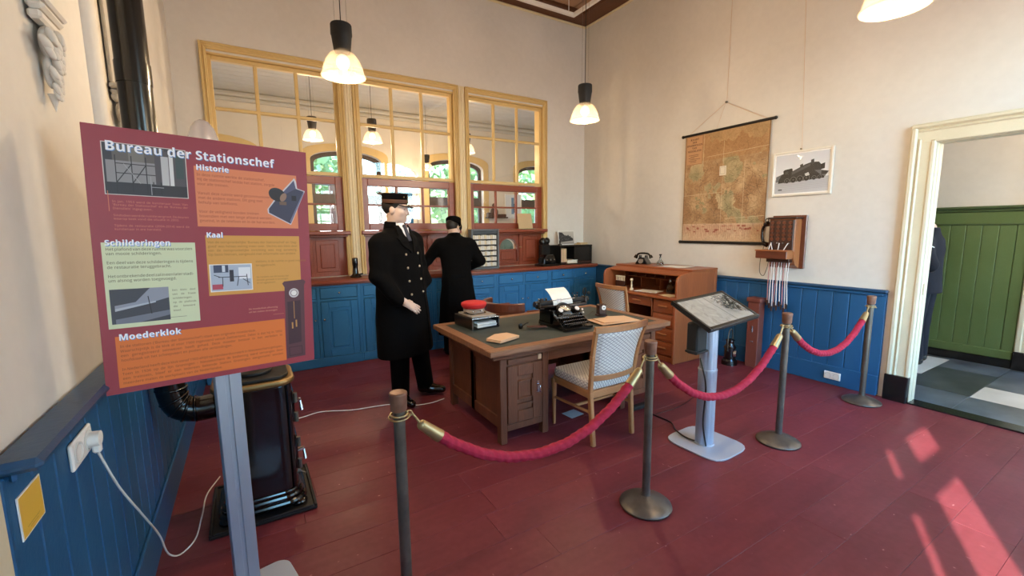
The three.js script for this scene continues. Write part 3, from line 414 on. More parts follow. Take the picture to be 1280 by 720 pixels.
// ---------------------------------------------------------------- blue counter along the back wall
{
  const t = thing('cabinet', 'x', 'cabinet', [0.19, 0, -5.62]); const W = 0.98, base = t;
  part('carcass', bb(0.002, W - 0.002, 0.1, 1.012, -0.43, -0.022, 0.003), M.blue, t, 'y');
  part('plinth', bb(0, W, 0, 0.112, -0.42, 0.012, 0.006), M.blue, t, 'x');
  part('face_frame', [...[[0, 0.036], [W / 2 - 0.018, W / 2 + 0.018], [W - 0.036, W]].map(([a, b]) => bb(a, b, 0.112, 1.012, -0.03, 0, 0.003)), bb(0.036, W - 0.036, 0.972, 1.012, -0.03, -0.001, 0.003), bb(0.036, W - 0.036, 0.805, 0.835, -0.03, -0.001, 0.003)], M.blue, t, 'y');
  for (const k of [0, 1]) {
    const a = k ? W / 2 + 0.021 : 0.039, b = k ? W - 0.039 : W / 2 - 0.021, m = (a + b) / 2;
    const dr = part('drawer', bb(a, b, 0.838, 0.969, -0.028, 0.006, 0.008), M.blue, t, 'x');
    part('knob', [sph(0.015, [m, 0.905, 0.026]), cyl(0.006, 0.008, 0.02, [m, 0.905, 0.01], [Math.PI / 2, 0, 0])], M.chrome, dr);
    const d = part('door', [bb(a, b, 0.115, 0.802, -0.026, 0.002, 0.004), ...frameRect(a, b, 0.115, 0.802, 0.085, -0.02, 0.01, 0.006)], M.blue, t, 'y');
    part('raised_panel', [bb(a + 0.087, b - 0.087, 0.202, 0.715, -0.02, 0.004, 0.002), bb(a + 0.11, b - 0.11, 0.225, 0.692, -0.02, 0.016, 0.014)], M.blue, d, 'y');
    const kx = k ? a + 0.03 : b - 0.03; part('knob', [sph(0.014, [kx, 0.59, 0.03]), cyl(0.006, 0.008, 0.02, [kx, 0.59, 0.014], [Math.PI / 2, 0, 0])], M.chrome, d);
  }
  t.userData.label = 'blue panelled base cabinet just right of the red information board';
  ['blue base cabinet behind the standing double-breasted mannequin', 'blue base cabinet behind the wooden armchair and red cap', 'blue base cabinet behind the typewriter, left of the corner unit', 'blue base cabinet at the right end of the counter by the corner'].forEach((l, i) => copyOf(base, l, [0.19 + 0.98 * (i + 1), 0, -5.62]));
  const c = thing('cabinet', 'blue cabinet end unit at the left wall behind the information board', 'cabinet', [XL + 0.06, 0, -5.62]); part('carcass', bb(0, 0.675, 0.1, 1.012, -0.43, 0, 0.004), M.blue, c, 'y'); part('plinth', bb(0, 0.675, 0, 0.112, -0.42, 0.012, 0.006), M.blue, c);
  part('door', [bb(0.06, 0.62, 0.12, 0.97, 0, 0.012, 0.005)], M.blue, c, 'y');
  one('counter_top', [bb(XL + 0.055, XR - 0.075, 1.014, 1.058, ZB + 0.012, -5.578, 0.008), bb(XL + 0.06, XR - 0.1, 0.999, 1.015, -5.615, -5.6, 0.003)], M.redWood, 'red-brown polished wooden worktop along the blue cabinets', 'worktop');
}
// ---------------------------------------------------------------- things on the counter
const CT = 1.058;
{
  const t = thing('ticket_rack', 'grey framed rack of white train tickets behind the leaning mannequin', 'ticket rack', [3.06, CT, -5.86], 0);
  const w = 0.47, h = 0.6; part('case', [...frameRect(-w / 2, w / 2, 0, h, 0.03, -0.06, 0.05, 0.006)], flat(0x5c646a, 0.5), t); part('back', bb(-w / 2 + 0.02, w / 2 - 0.02, 0.02, h - 0.02, -0.055, -0.045), M.black, t); part('top_bar', [bb(-w / 2 + 0.03, w / 2 - 0.03, h - 0.075, h - 0.03, -0.045, 0.03, 0.004), ...[-0.15, -0.1, -0.05, 0.15].map((x) => cyl(0.006, 0.006, 0.01, [x, h - 0.045, 0.032], [Math.PI / 2, 0, 0], 10))], flat(0x384046, 0.4), t);
  for (let r = 0; r < 6; r++) { const y0 = 0.035 + r * 0.082; part('shelf', bb(-w / 2 + 0.03, w / 2 - 0.03, y0 - 0.008, y0 + 0.004, -0.045, 0.03, 0.002), M.black, t); for (let k = 0; k < 12; k++) { const x = -w / 2 + 0.05 + k * 0.0336; part('ticket_stack', bb(x - 0.0135, x + 0.0135, y0 + 0.005, y0 + 0.056 + rnd(0, 0.012), -0.04, 0.018 + rnd(0, 0.008), 0.001), k % 3 ? M.paper : M.cream2, t); } }
}
{
  const t = thing('telegraph_set', 'squat black telegraph apparatus on the counter left of the black cabinet', 'telegraph', [4.14, CT, -5.75], 0.1);
  part('base', bb(-0.18, 0.18, 0, 0.03, -0.1, 0.12, 0.008), M.black, t); part('housing', ext([[-0.12, 0.03], [0.13, 0.03], [0.13, 0.1], [0.08, 0.18], [-0.06, 0.18], [-0.12, 0.11]], 0.16, 0.012, [0, 0, -0.08]), M.gloss, t); part('knob', [cyl(0.014, 0.014, 0.02, [0.0, 0.1, 0.09], [Math.PI / 2, 0, 0]), cyl(0.01, 0.01, 0.02, [-0.07, 0.1, 0.09], [Math.PI / 2, 0, 0]), cyl(0.01, 0.01, 0.02, [0.08, 0.1, 0.09], [Math.PI / 2, 0, 0])], M.chrome, t); part('spool', [cyl(0.05, 0.05, 0.02, [-0.14, 0.1, 0.02], [Math.PI / 2, 0, 0])], M.black, t);
  const s = thing('desk_telephone', 'tall black upright apparatus standing behind the telegraph on the counter', 'telephone', [4.25, CT, -5.97]);
  part('case', bb(-0.085, 0.085, 0, 0.34, -0.06, 0.06, 0.02), M.black, s, 'y'); part('head', [sph(0.07, [-0.03, 0.38, 0], [1, 1, 0.8]), sph(0.06, [0.05, 0.39, 0], [1, 1, 0.8])], M.black, s); part('crank', [rod([0.085, 0.2, 0], [0.11, 0.2, 0], 0.006), rod([0.11, 0.2, 0], [0.11, 0.14, 0.0], 0.005)], M.chrome, s);
}
{
  const t = thing('pigeonhole_cabinet', 'low black open cabinet with paper pigeonholes at the corner end of the counter', 'cabinet', [4.72, CT, -5.86]);
  const w = 0.68, h = 0.32; part('case', [bb(-w / 2, w / 2, 0, 0.02, -0.16, 0.16, 0.004), bb(-w / 2, w / 2, h - 0.02, h, -0.16, 0.17, 0.005), bb(-w / 2, -w / 2 + 0.02, 0.02, h - 0.02, -0.16, 0.16, 0.003), bb(w / 2 - 0.02, w / 2, 0.02, h - 0.02, -0.16, 0.16, 0.003), bb(-w / 2, w / 2, 0, h, -0.17, -0.155)], M.black, t); part('divider', [bb(-0.0, 0.015, 0.02, h - 0.02, -0.155, 0.14, 0.002)], M.black, t, 'y'); part('shelf', bb(0.015, w / 2 - 0.02, 0.15, 0.162, -0.155, 0.14, 0.002), M.black, t); part('flap', bb(-0.03, w / 2 - 0.02, 0.05, h - 0.025, 0.125, 0.14, 0.004), M.black, t); part('front_edge', bb(-w / 2 + 0.01, w / 2 - 0.01, 0.02, 0.045, 0.14, 0.158, 0.003), M.darkWood, t);
  for (let i = 0; i < 4; i++) one('register_book', bb(-0.012, 0.012, 0, 0.21 + (i % 2) * 0.01, -0.1, 0.1, 0.003), i % 2 ? M.card : M.tanPaper, ['tan upright register, leftmost in the black counter cabinet', 'second tan upright register in the black counter cabinet', 'third tan upright register in the black counter cabinet', 'rightmost tan upright register in the black counter cabinet'][i], 'book', 'registers in the black cabinet', 'y').position.set(4.72 - 0.29 + i * 0.028, CT + 0.046, -5.82);
  const p = thing('paper_stack', 'loose stack of pale papers lying inside the black counter cabinet', 'papers', [4.62, CT + 0.021, -5.8]); for (let i = 0; i < 6; i++) part('sheet', bx(0.2, 0.008, 0.24, [rnd(-0.01, 0.01), 0.005 + i * 0.009, rnd(-0.01, 0.01)], [0, rnd(-0.1, 0.1), 0], 0.001), i % 2 ? M.paper : M.cream2, p);
  const ft = canvasTex(160, 110, (x, w, h) => { const g = x.createLinearGradient(0, 0, 0, h); g.addColorStop(0, '#b9b4ab'); g.addColorStop(1, '#a09a92'); x.fillStyle = g; x.fillRect(0, 0, w, h); x.fillStyle = '#2c2a2a'; x.beginPath(); x.moveTo(8, 6); x.lineTo(40, 10); x.lineTo(70, 40); x.lineTo(100, 34); x.lineTo(150, 62); x.lineTo(150, 80); x.lineTo(20, 92); x.lineTo(4, 60); x.fill(); x.fillStyle = '#4a4848'; for (let i = 0; i < 30; i++) x.fillRect(rnd(10, 120), rnd(30, 80), rnd(4, 18), rnd(2, 8)); x.fillStyle = '#8f8a85'; x.fillRect(0, 92, w, 18); });
  const ph = thing('photograph', 'black and white photograph standing on the black counter cabinet', 'photograph', [4.68, CT + 0.321, -5.93]); part('mount', bx(0.35, 0.235, 0.006, [0, 0.117, 0], [-0.12, 0, 0], 0.001), M.paper, ph); const pf = part('printed_face', printed(0.33, 0.215), mat({ map: ft, roughness: 0.6 }), ph); pf.position.set(0, 0.1175, 0.0045); pf.rotation.x = -0.12;
  one('paper_bundle', [bx(0.2, 0.02, 0.14, [0, 0.01, 0], [0, 0.2, 0], 0.003), bx(0.16, 0.014, 0.1, [0.02, 0.027, 0], [0, -0.1, 0], 0.003)], M.card, 'tan bundle of papers on the right end of the black cabinet', 'papers').position.set(4.92, CT + 0.321, -5.82);
  one('rubber_stamp', [cyl(0.03, 0.035, 0.02, [0, 0.01, 0]), cyl(0.01, 0.014, 0.04, [0, 0.04, 0]), sph(0.02, [0, 0.065, 0])], M.black, 'small black stamp on the left of the black counter cabinet top', 'stamp').position.set(4.45, CT + 0.321, -5.8);
  const s = thing('hand_stamp', 'tall black date stamp standing on the counter by the left pilaster', 'stamp', [1.17, CT, -5.83]); part('body', lathe([[0.001, 0], [0.07, 0], [0.072, 0.015], [0.05, 0.03], [0.036, 0.05], [0.03, 0.13], [0.036, 0.17], [0.036, 0.24], [0.028, 0.25], [0.001, 0.252]], 28), M.gloss, s); part('lever', rod([0.02, 0.03, 0.02], [0.085, 0.045, 0.03], 0.012, 0.01), M.black, s);
}
// ---------------------------------------------------------------- writing desk
const DT = 0.775;
{
  const t = thing('writing_desk', 'large dark oak pedestal desk with green-black leather top', 'desk', [2.4, 0, -3.24]), hx = 0.97, hz = 0.565;
  part('top', [...(() => { const o = []; const e = 0.09; o.push(bb(-hx, hx, 0.73, DT, hz - e, hz, 0.006), bb(-hx, hx, 0.73, DT, -hz, -hz + e, 0.006), bb(-hx, -hx + e, 0.73, DT - 0.0005, -hz + e, hz - e, 0.002), bb(hx - e, hx, 0.73, DT - 0.0005, -hz + e, hz - e, 0.002), bb(-hx + e, hx - e, 0.73, 0.765, -hz + e, hz - e)); return o; })()], M.deskTop, t);
  part('leather_inlay', bb(-hx + 0.092, hx - 0.092, 0.76, DT - 0.002, -hz + 0.092, hz - 0.092, 0.002), M.leather, t);
  part('apron', [bb(-hx + 0.03, hx - 0.03, 0.705, 0.73, -hz + 0.03, hz - 0.03, 0.008), bb(-hx + 0.05, hx - 0.05, 0.685, 0.706, -hz + 0.05, hz - 0.05, 0.006)], M.deskWood, t);
  part('kneehole_rail', bb(-0.4, 0.42, 0.6, 0.69, hz - 0.12, hz - 0.09, 0.004), M.deskWood, t);
  part('modesty_panel', bb(-0.4, 0.42, 0.2, 0.69, -hz + 0.1, -hz + 0.12, 0.004), M.deskWood, t);
  for (const s of [-1, 1]) {
    const x0 = s < 0 ? -0.85 : 0.41, x1 = s < 0 ? -0.4 : 0.85, z1 = hz - 0.075, z0 = -hz + 0.075;
    const p = part('pedestal', [bb(x0 + 0.02, x1 - 0.02, 0.12, 0.69, z0 + 0.02, z1 - 0.015, 0.003), ...[[x0, z1], [x1 - 0.06, z1], [x0, z0 + 0.06], [x1 - 0.06, z0 + 0.06]].map(([a, b]) => bb(a, a + 0.06, 0, 0.69, b - 0.06, b, 0.005)), bb(x0 + 0.06, x1 - 0.06, 0.095, 0.15, z1 - 0.05, z1 - 0.004, 0.004)], M.deskWood, t, 'y');
    // side panels framed by rails and stiles
    for (const sx of [x0 + 0.006, x1 - 0.026]) for (const [a, b] of [[z0 + 0.06, (z0 + z1) / 2 - 0.03], [(z0 + z1) / 2 + 0.03, z1 - 0.06]]) part('side_frame', [bb(sx, sx + 0.02, 0.6, 0.688, a, b, 0.003), bb(sx, sx + 0.02, 0.12, 0.21, a, b, 0.003), bb(sx, sx + 0.02, 0.12, 0.688, (z0 + z1) / 2 - 0.032, (z0 + z1) / 2 + 0.032, 0.003)], M.deskWood, p, 'y');
    part('slide', bb(x0 + 0.07, x1 - 0.07, 0.628, 0.668, z1 - 0.05, z1 + 0.002, 0.004), M.deskWood, t);
    if (s < 0) part('worn_corner', bb(x1 - 0.105, x1 - 0.072, 0.632, 0.672, z1 - 0.03, z1 + 0.006, 0.004), M.tanPaper, t, 'x', 'bare pale wood where the veneer has chipped off');
    const d = part('door', [...frameRect(x0 + 0.065, x1 - 0.065, 0.155, 0.615, 0.09, z1 - 0.03, z1 + 0.004, 0.004), bb(x0 + 0.15, x1 - 0.15, 0.24, 0.53, z1 - 0.03, z1 - 0.012), bb(x0 + 0.065, x1 - 0.065, 0.285, 0.3, z1 - 0.02, z1 + 0.0035), ], M.deskWood, t, 'y');
    part('raised_panel', [...frameRect(x0 + 0.155, x1 - 0.155, 0.335, 0.49, 0.014, z1 - 0.015, z1 + 0.008, 0.004), bb(x0 + 0.17, x1 - 0.17, 0.35, 0.475, z1 - 0.02, z1 - 0.008)], M.deskWood, d, 'y');
    if (s < 0) part('handle', [bb(x1 - 0.118, x1 - 0.094, 0.36, 0.46, z1 + 0.002, z1 + 0.01, 0.004), tube([[x1 - 0.106, 0.43, z1 + 0.008], [x1 - 0.106, 0.425, z1 + 0.03], [x1 - 0.106, 0.385, z1 + 0.034], [x1 - 0.1, 0.37, z1 + 0.03]], 0.006, 16)], M.chrome, d);
  }
}
{ // letter tray with the station master's cap
  const t = thing('letter_tray', 'black two-deck letter tray with white papers under a red cap', 'letter tray', [1.76, DT, -3.55], 0.04), w = 0.28, d = 0.35;
  part('tray', [bb(-w / 2, w / 2, 0, 0.008, -d / 2, d / 2, 0.002), bb(-w / 2, -w / 2 + 0.008, 0.008, 0.095, -d / 2, d / 2, 0.002), bb(w / 2 - 0.008, w / 2, 0.008, 0.095, -d / 2, d / 2, 0.002), bb(-w / 2, w / 2, 0.008, 0.095, -d / 2, -d / 2 + 0.008, 0.002), bb(-w / 2, w / 2, 0.09, 0.098, -d / 2, d / 2, 0.002)], flat(0x1c1a1a, 0.3), t);
  part('metal_edge', [rod([-w / 2 + 0.004, 0.004, d / 2 + 0.002], [-w / 2 + 0.004, 0.098, d / 2 + 0.002], 0.004), rod([w / 2 - 0.004, 0.004, d / 2 + 0.002], [w / 2 - 0.004, 0.098, d / 2 + 0.002], 0.004), rod([-w / 2, 0.098, d / 2 + 0.002], [w / 2, 0.098, d / 2 + 0.002], 0.004)], M.chrome, t);
  const p = thing('letter_stack', 'white letters lying inside the black letter tray', 'papers', [1.77, DT + 0.009, -3.52], 0.04); for (let i = 0; i < 5; i++) part('letter', bx(0.2, 0.009, 0.27, [rnd(-0.015, 0.015), 0.005 + i * 0.0095, rnd(-0.01, 0.02)], [0, rnd(-0.08, 0.08), 0], 0.001), i % 2 ? M.paper : flat(0xcfd0cf, 0.8), p);
  one('journal', bx(0.24, 0.015, 0.3, [0, 0.0075, 0], null, 0.003), flat(0x9a948c, 0.6), 'grey-brown booklet on top of the letter tray under the red cap', 'booklet').position.set(1.765, DT + 0.0985, -3.55);
  const c = thing('uniform_cap', 'station master cap with bright red crown and black visor', 'cap', [1.745, DT + 0.1185, -3.57], 0.25);
  part('crown', lathe([[0.098, 0.045], [0.108, 0.055], [0.118, 0.075], [0.116, 0.092], [0.1, 0.1], [0.05, 0.103], [0.001, 0.103]], 40), M.redFelt, c); part('band', lathe([[0.001, 0], [0.094, 0], [0.096, 0.004], [0.098, 0.045], [0.001, 0.046]], 40), M.greyBand, c);
  const vs = new THREE.Shape(); vs.absarc(0, 0, 0.098, -0.1, Math.PI + 0.1, false); vs.absellipse(0, 0.02, 0.092, 0.13, Math.PI + 0.05, -0.05, true);
  const vp = []; for (let i = 0; i <= 20; i++) { const a = Math.PI * i / 20; vp.push([0.1 * Math.cos(a), 0.095 * Math.sin(a)]); } for (let i = 20; i >= 0; i--) { const a = Math.PI * i / 20; vp.push([0.1 * Math.cos(a), 0.14 * Math.sin(a) + 0.001]); }
  part('visor', ext(vp, 0.006, 0.0015, [0, 0.018, 0], [Math.PI / 2 + 0.28, 0, 0]), M.gloss, c); part('badge', [sph(0.009, [0, 0.028, 0.098]), sph(0.006, [-0.07, 0.024, 0.068]), sph(0.006, [0.07, 0.024, 0.068])], M.chrome, c);
}
{
  const en = thing('envelope_stack', 'folded tan papers lying near the front left corner of the desk', 'papers', [1.69, DT, -2.95], 0.35);
  for (let i = 0; i < 3; i++) part('sheet', ext([[-0.12, -0.08], [0.11, -0.085], [0.125, 0.06], [0.02, 0.105], [-0.13, 0.06]].map(([a, b]) => [a + i * 0.006, b + i * 0.004]), 0.005, 0.0015, [0, 0.006 + i * 0.006, 0], [-Math.PI / 2, 0, 0]), M.tanPaper, en);
  const ph = thing('paper_folder', 'wide tan paper folder between the typewriter and the upholstered chair', 'papers', [2.93, DT, -2.98], -0.05); part('sheet', ext([[-0.24, -0.13], [0.2, -0.15], [0.22, 0.1], [0.05, 0.16], [0.0, 0.13], [-0.22, 0.14]], 0.006, 0.0015, [0, 0.007, 0], [-Math.PI / 2, 0, 0]), M.tanPaper, ph); part('sheet', ext([[-0.2, -0.1], [0.17, -0.12], [0.19, 0.09], [-0.17, 0.11]], 0.005, 0.0015, [0, 0.013, 0], [-Math.PI / 2, 0.02, 0]), M.tanPaper, ph);
  const pp = thing('tobacco_pipe', 'small black tobacco pipe lying on the desk leather', 'pipe', [2.02, DT, -3.2], 0.5); part('bowl', lathe([[0.001, 0], [0.016, 0.003], [0.021, 0.02], [0.019, 0.042], [0.014, 0.042], [0.012, 0.02]], 20), M.black, pp); part('stem', tube([[0.015, 0.012, 0], [0.05, 0.02, 0], [0.09, 0.03, 0.005], [0.12, 0.03, 0.01]], 0.006, 20), M.black, pp);
  const po = thing('leather_pouch', 'flat brown leather pouch lying beside the tobacco pipe', 'pouch', [2.14, DT, -3.12], -0.6); part('flap', [ext([[-0.09, -0.015], [0.02, -0.032], [0.09, -0.02], [0.085, 0.02], [0.01, 0.03], [-0.085, 0.02]], 0.012, 0.004, [0, 0.013, 0], [-Math.PI / 2, 0, 0])], M.brownLeather, po);
  const ic = thing('desk_clock', 'small dark box with a round white dial right of the typewriter', 'clock', [3.02, DT, -3.25], -0.25); part('case', [bb(-0.05, 0.05, 0, 0.012, -0.04, 0.045, 0.003), bb(-0.042, 0.042, 0.012, 0.115, -0.035, 0.035, 0.008)], M.darkWood, ic, 'y'); part('dial', [cyl(0.024, 0.024, 0.008, [0.008, 0.085, 0.037], [Math.PI / 2, 0, 0])], M.whitePlastic, ic); part('hub', [cyl(0.007, 0.007, 0.012, [0.008, 0.085, 0.037], [Math.PI / 2, 0, 0])], M.black, ic);
  one('pen_rod', rod([2.72, DT + 0.006, -3.2], [2.93, DT + 0.05, -3.27], 0.006, 0.005), M.postMetal, 'thin grey rod leaning against the small dark dial box', 'rod');
  const nt = thing('floor_note', 'pale blue paper square lying on the floor under the desk', 'paper', [2.385, 0.001, -2.91], 0.1); part('sheet', bb(-0.075, 0.075, 0, 0.002, -0.065, 0.065), M.bluePaper, nt);
}
{ // typewriter
  const t = thing('typewriter', 'old black typewriter with a white sheet of paper in its carriage', 'typewriter', [2.41, DT, -3.06]);
  part('base', ext([[-0.2, 0.006], [0.2, 0.006], [0.2, 0.03], [0.13, 0.045], [-0.19, 0.05], [-0.2, 0.03]], 0.31, 0.004, [0.155, 0, 0], [0, -Math.PI / 2, 0]), M.gloss, t);
  part('body', [ext([[-0.19, 0.03], [0.02, 0.03], [0.045, 0.09], [0.02, 0.155], [-0.19, 0.165]], 0.31, 0.008, [0.155, 0, 0], [0, -Math.PI / 2, 0])], M.gloss, t);
  part('side_wing', [ext([[-0.02, 0.04], [0.17, 0.035], [0.05, 0.11], [-0.02, 0.14]], 0.012, 0.003, [-0.143, 0, 0], [0, -Math.PI / 2, 0]), ext([[-0.02, 0.04], [0.17, 0.035], [0.05, 0.11], [-0.02, 0.14]], 0.012, 0.003, [0.155, 0, 0], [0, -Math.PI / 2, 0])], M.gloss, t);
  part('foot', [[-0.14, -0.17], [0.14, -0.17], [-0.14, 0.17], [0.14, 0.17]].map(([x, z]) => cyl(0.015, 0.018, 0.01, [x, 0.005, z], null, 14)), M.blackMatt, t);
  const kt = [], kr = [], ks = []; 
  for (let r = 0; r < 4; r++) for (let k = 0; k < 11; k++) { const x = -0.125 + k * 0.0245 + (r % 2) * 0.008, z = 0.165 - r * 0.032, y = 0.062 + r * 0.02; kt.push(cyl(0.0085, 0.0085, 0.003, [x, y, z], [0.1, 0, 0], 12)); kr.push(tor(0.0092, 0.0014, [x, y, z], [Math.PI / 2, 0, 0], 14)); ks.push(rod([x, y - 0.002, z], [x, 0.05, z - 0.03], 0.002, 0.002, 5)); }
  part('key_tops', kt, M.black, t).userData.kind = 'stuff'; part('key_rings', kr, M.chrome, t).userData.kind = 'stuff'; part('key_stems', ks, M.black, t).userData.kind = 'stuff';
  part('space_bar', bb(-0.09, 0.09, 0.05, 0.056, 0.175, 0.19, 0.002), M.black, t);
  part('type_basket', tor(0.07, 0.016, [0, 0.15, -0.0], [-0.9, 0, 0], 30, Math.PI), M.blackMatt, t); part('type_bars', Array.from({ length: 17 }, (_, i) => { const a = Math.PI * (0.1 + 0.8 * i / 16); return rod([0.068 * Math.cos(a), 0.15 + 0.04 * Math.sin(a), 0.02 - 0.05 * Math.sin(a)], [0.02 * Math.cos(a), 0.15, 0.05], 0.002, 0.002, 5); }), M.chrome, t);
  part('spool_cover', [cyl(0.032, 0.036, 0.03, [-0.09, 0.15, 0.04], [0.7, 0, 0]), cyl(0.032, 0.036, 0.03, [0.095, 0.15, 0.04], [0.7, 0, 0])], M.gloss, t); part('spool_cap', [cyl(0.022, 0.022, 0.006, [-0.09, 0.164, 0.051], [0.7, 0, 0]), cyl(0.022, 0.022, 0.006, [0.095, 0.164, 0.051], [0.7, 0, 0]), cyl(0.009, 0.009, 0.006, [0.148, 0.15, 0.06], [0.7, 0, 0]), cyl(0.008, 0.008, 0.006, [0.148, 0.125, 0.075], [0.7, 0, 0])], M.whitePlastic, t);
  const c = part('carriage', [bb(-0.24, 0.3, 0.165, 0.185, -0.13, -0.05, 0.004), bb(-0.25, -0.22, 0.17, 0.235, -0.12, -0.06, 0.006), bb(0.28, 0.31, 0.17, 0.24, -0.12, -0.06, 0.006), bb(-0.23, 0.3, 0.2, 0.212, -0.155, -0.125, 0.003)], M.gloss, t);
  part('platen', cyl(0.024, 0.024, 0.5, [0.03, 0.212, -0.09], [0, 0, Math.PI / 2]), M.blackMatt, c); for (const q of [-0.265, 0.325]) part('platen_knob', cyl(0.026, 0.026, 0.02, [q, 0.212, -0.09], [0, 0, Math.PI / 2]), M.black, c); part('margin_stops', [-0.19, -0.15, -0.11, 0.22, 0.25].map((x) => bb(x - 0.008, x + 0.008, 0.21, 0.25, -0.15, -0.135, 0.002)), M.chrome, c);
  part('return_lever', [rod([0.29, 0.24, -0.08], [0.3, 0.31, -0.07], 0.005), tor(0.03, 0.006, [0.3, 0.285, -0.09], [0, 0.4, 0]), sph(0.016, [0.325, 0.27, -0.06]), rod([-0.24, 0.22, -0.06], [-0.26, 0.26, -0.02], 0.005), sph(0.012, [-0.26, 0.26, -0.02])], M.blackMatt, c); part('paper_bail', rod([-0.13, 0.235, -0.055], [0.15, 0.24, -0.055], 0.003), M.chrome, c); part('card_holder', bb(-0.05, -0.0, 0.2, 0.245, -0.062, -0.06, 0.001), M.chrome, c);
  // sheet of paper rolled round the platen and leaning back
  const P = []; const prof = [[0.19, -0.055], [0.215, -0.058], [0.232, -0.068], [0.255, -0.09], [0.285, -0.12], [0.31, -0.155], [0.326, -0.19]]; for (let i = 0; i + 1 < prof.length; i++) { const [ya, za] = prof[i], [yb, zb] = prof[i + 1], a = [-0.09, ya, za], b = [0.13, ya, za], d = [0.13, yb, zb], e = [-0.09, yb, zb], k = (p) => [p[0], p[1] - 0.001, p[2] - 0.001]; P.push(...a, ...b, ...d, ...a, ...d, ...e, ...k(a), ...k(d), ...k(b), ...k(a), ...k(e), ...k(d)); }
  const pg = new THREE.BufferGeometry(); pg.setAttribute('position', new THREE.Float32BufferAttribute(P, 3)); pg.computeVertexNormals(); part('sheet', pg, M.paper, t, 'x', 'white sheet of paper rolled into the carriage');
}
// ---------------------------------------------------------------- upholstered chairs
function makeChair(label, pos, turn) { // the chair faces -z in its own frame, its back towards +z
  const t = thing('upholstered_chair', label, 'chair', pos, turn, null), hw = 0.235;
  for (const s of [-1, 1]) {
    part('rear_leg', [bar([s * 0.205, 0, 0.035], [s * 0.212, 0.42, 0.0], 0.034, 0.038, 0.006)], M.chairWood, t, 'y');
    part('back_post', [bar([s * 0.212, 0.415, 0.0], [s * 0.232, 0.72, 0.045], 0.036, 0.032, 0.006), bar([s * 0.232, 0.715, 0.044], [s * 0.252, 0.925, 0.1], 0.034, 0.03, 0.006)], M.chairWood, t, 'y');
    part('front_leg', [tf(lathe([[0.001, 0], [0.013, 0], [0.017, 0.2], [0.024, 0.36], [0.026, 0.4], [0.001, 0.4]], 20), [s * 0.215, 0, -0.45])], M.chairWood, t, 'y');
    part('side_rail', [bb(s * 0.212 - 0.014, s * 0.212 + 0.014, 0.37, 0.43, -0.45, 0.0, 0.005)], M.chairWood, t, 'z'); part('stretcher', [bar([s * 0.208, 0.26, 0.015], [s * 0.214, 0.24, -0.45], 0.02, 0.022, 0.005)], M.chairWood, t, 'z');
  }
  for (const g of [bb(-0.21, 0.21, 0.37, 0.43, -0.47, -0.44, 0.005), bb(-0.205, 0.205, 0.37, 0.43, -0.012, 0.016, 0.005), bb(-0.21, 0.21, 0.24, 0.262, -0.2, -0.178, 0.004)]) part('cross_rail', g, M.chairWood, t);
  const curve = (y, z, h, d, n = 24, w0 = 0.25) => { const o = []; for (let i = 0; i <= n; i++) { const q = -1 + 2 * i / n; o.push([q * w0, y, z + 0.045 * (1 - q * q)]); } return sweep(o, d, h); };
  part('top_rail', curve(0.925, 0.1, 0.05, 0.03, 12, 0.262), M.chairWood, t); part('bottom_rail', curve(0.535, 0.012, 0.045, 0.026, 12, 0.222), M.chairWood, t);
  // padded back, bowed between the posts
  const back = (() => { const P = [], N = 14, K = 10, pt = (i, j, s) => { const q = -1 + 2 * i / N, v = j / K, y = 0.556 + v * 0.347, w = 0.202 + 0.028 * v, edge = Math.min(1, 6 * Math.min(1 - Math.abs(q), Math.min(v, 1 - v) * 1.4)); return [q * w, y, 0.022 + 0.07 * v * v + 0.012 * v + 0.04 * (1 - q * q) + s * (0.006 + 0.014 * Math.sqrt(Math.max(0, edge)))]; }; const quad = (a, b, c, d) => P.push(...a, ...b, ...c, ...a, ...c, ...d); for (let i = 0; i < N; i++) for (let j = 0; j < K; j++) { quad(pt(i, j, 1), pt(i + 1, j, 1), pt(i + 1, j + 1, 1), pt(i, j + 1, 1)); quad(pt(i, j, -1), pt(i, j + 1, -1), pt(i + 1, j + 1, -1), pt(i + 1, j, -1)); } for (let i = 0; i < N; i++) for (const j of [0, K]) quad(pt(i, j, 1), pt(i, j, -1), pt(i + 1, j, -1), pt(i + 1, j, 1)); for (let j = 0; j < K; j++) for (const i of [0, N]) quad(pt(i, j, 1), pt(i, j + 1, 1), pt(i, j + 1, -1), pt(i, j, -1)); const g = new THREE.BufferGeometry(); g.setAttribute('position', new THREE.Float32BufferAttribute(P, 3)); g.computeVertexNormals(); return g; })();
  part('backrest', back, M.cloth, t, 'y');
  const seat = (() => { const g = ext(rrect(0.46, 0.47, 0.05), 0.075, 0.026, [0, 0.428, -0.225], [-Math.PI / 2, 0, 0]); const p = g.attributes.position; for (let i = 0; i < p.count; i++) { const x = p.getX(i) / 0.23, z = (p.getZ(i) + 0.225) / 0.235, y = p.getY(i); if (y > 0.45) p.setY(i, y + 0.012 * (1 - Math.min(1, x * x)) * (1 - Math.min(1, z * z))); } g.computeVertexNormals(); return g; })();
  part('seat', seat, M.cloth, t, 'x');
  return t;
}
const chairA = makeChair('wooden chair with diamond-woven pale upholstery in front of the writing desk', [2.345, 0, -2.4], 0);
copyOf(chairA, 'upholstered wooden chair pushed up to the roll-top desk', [3.96, 0, -3.99], -Math.PI / 2);
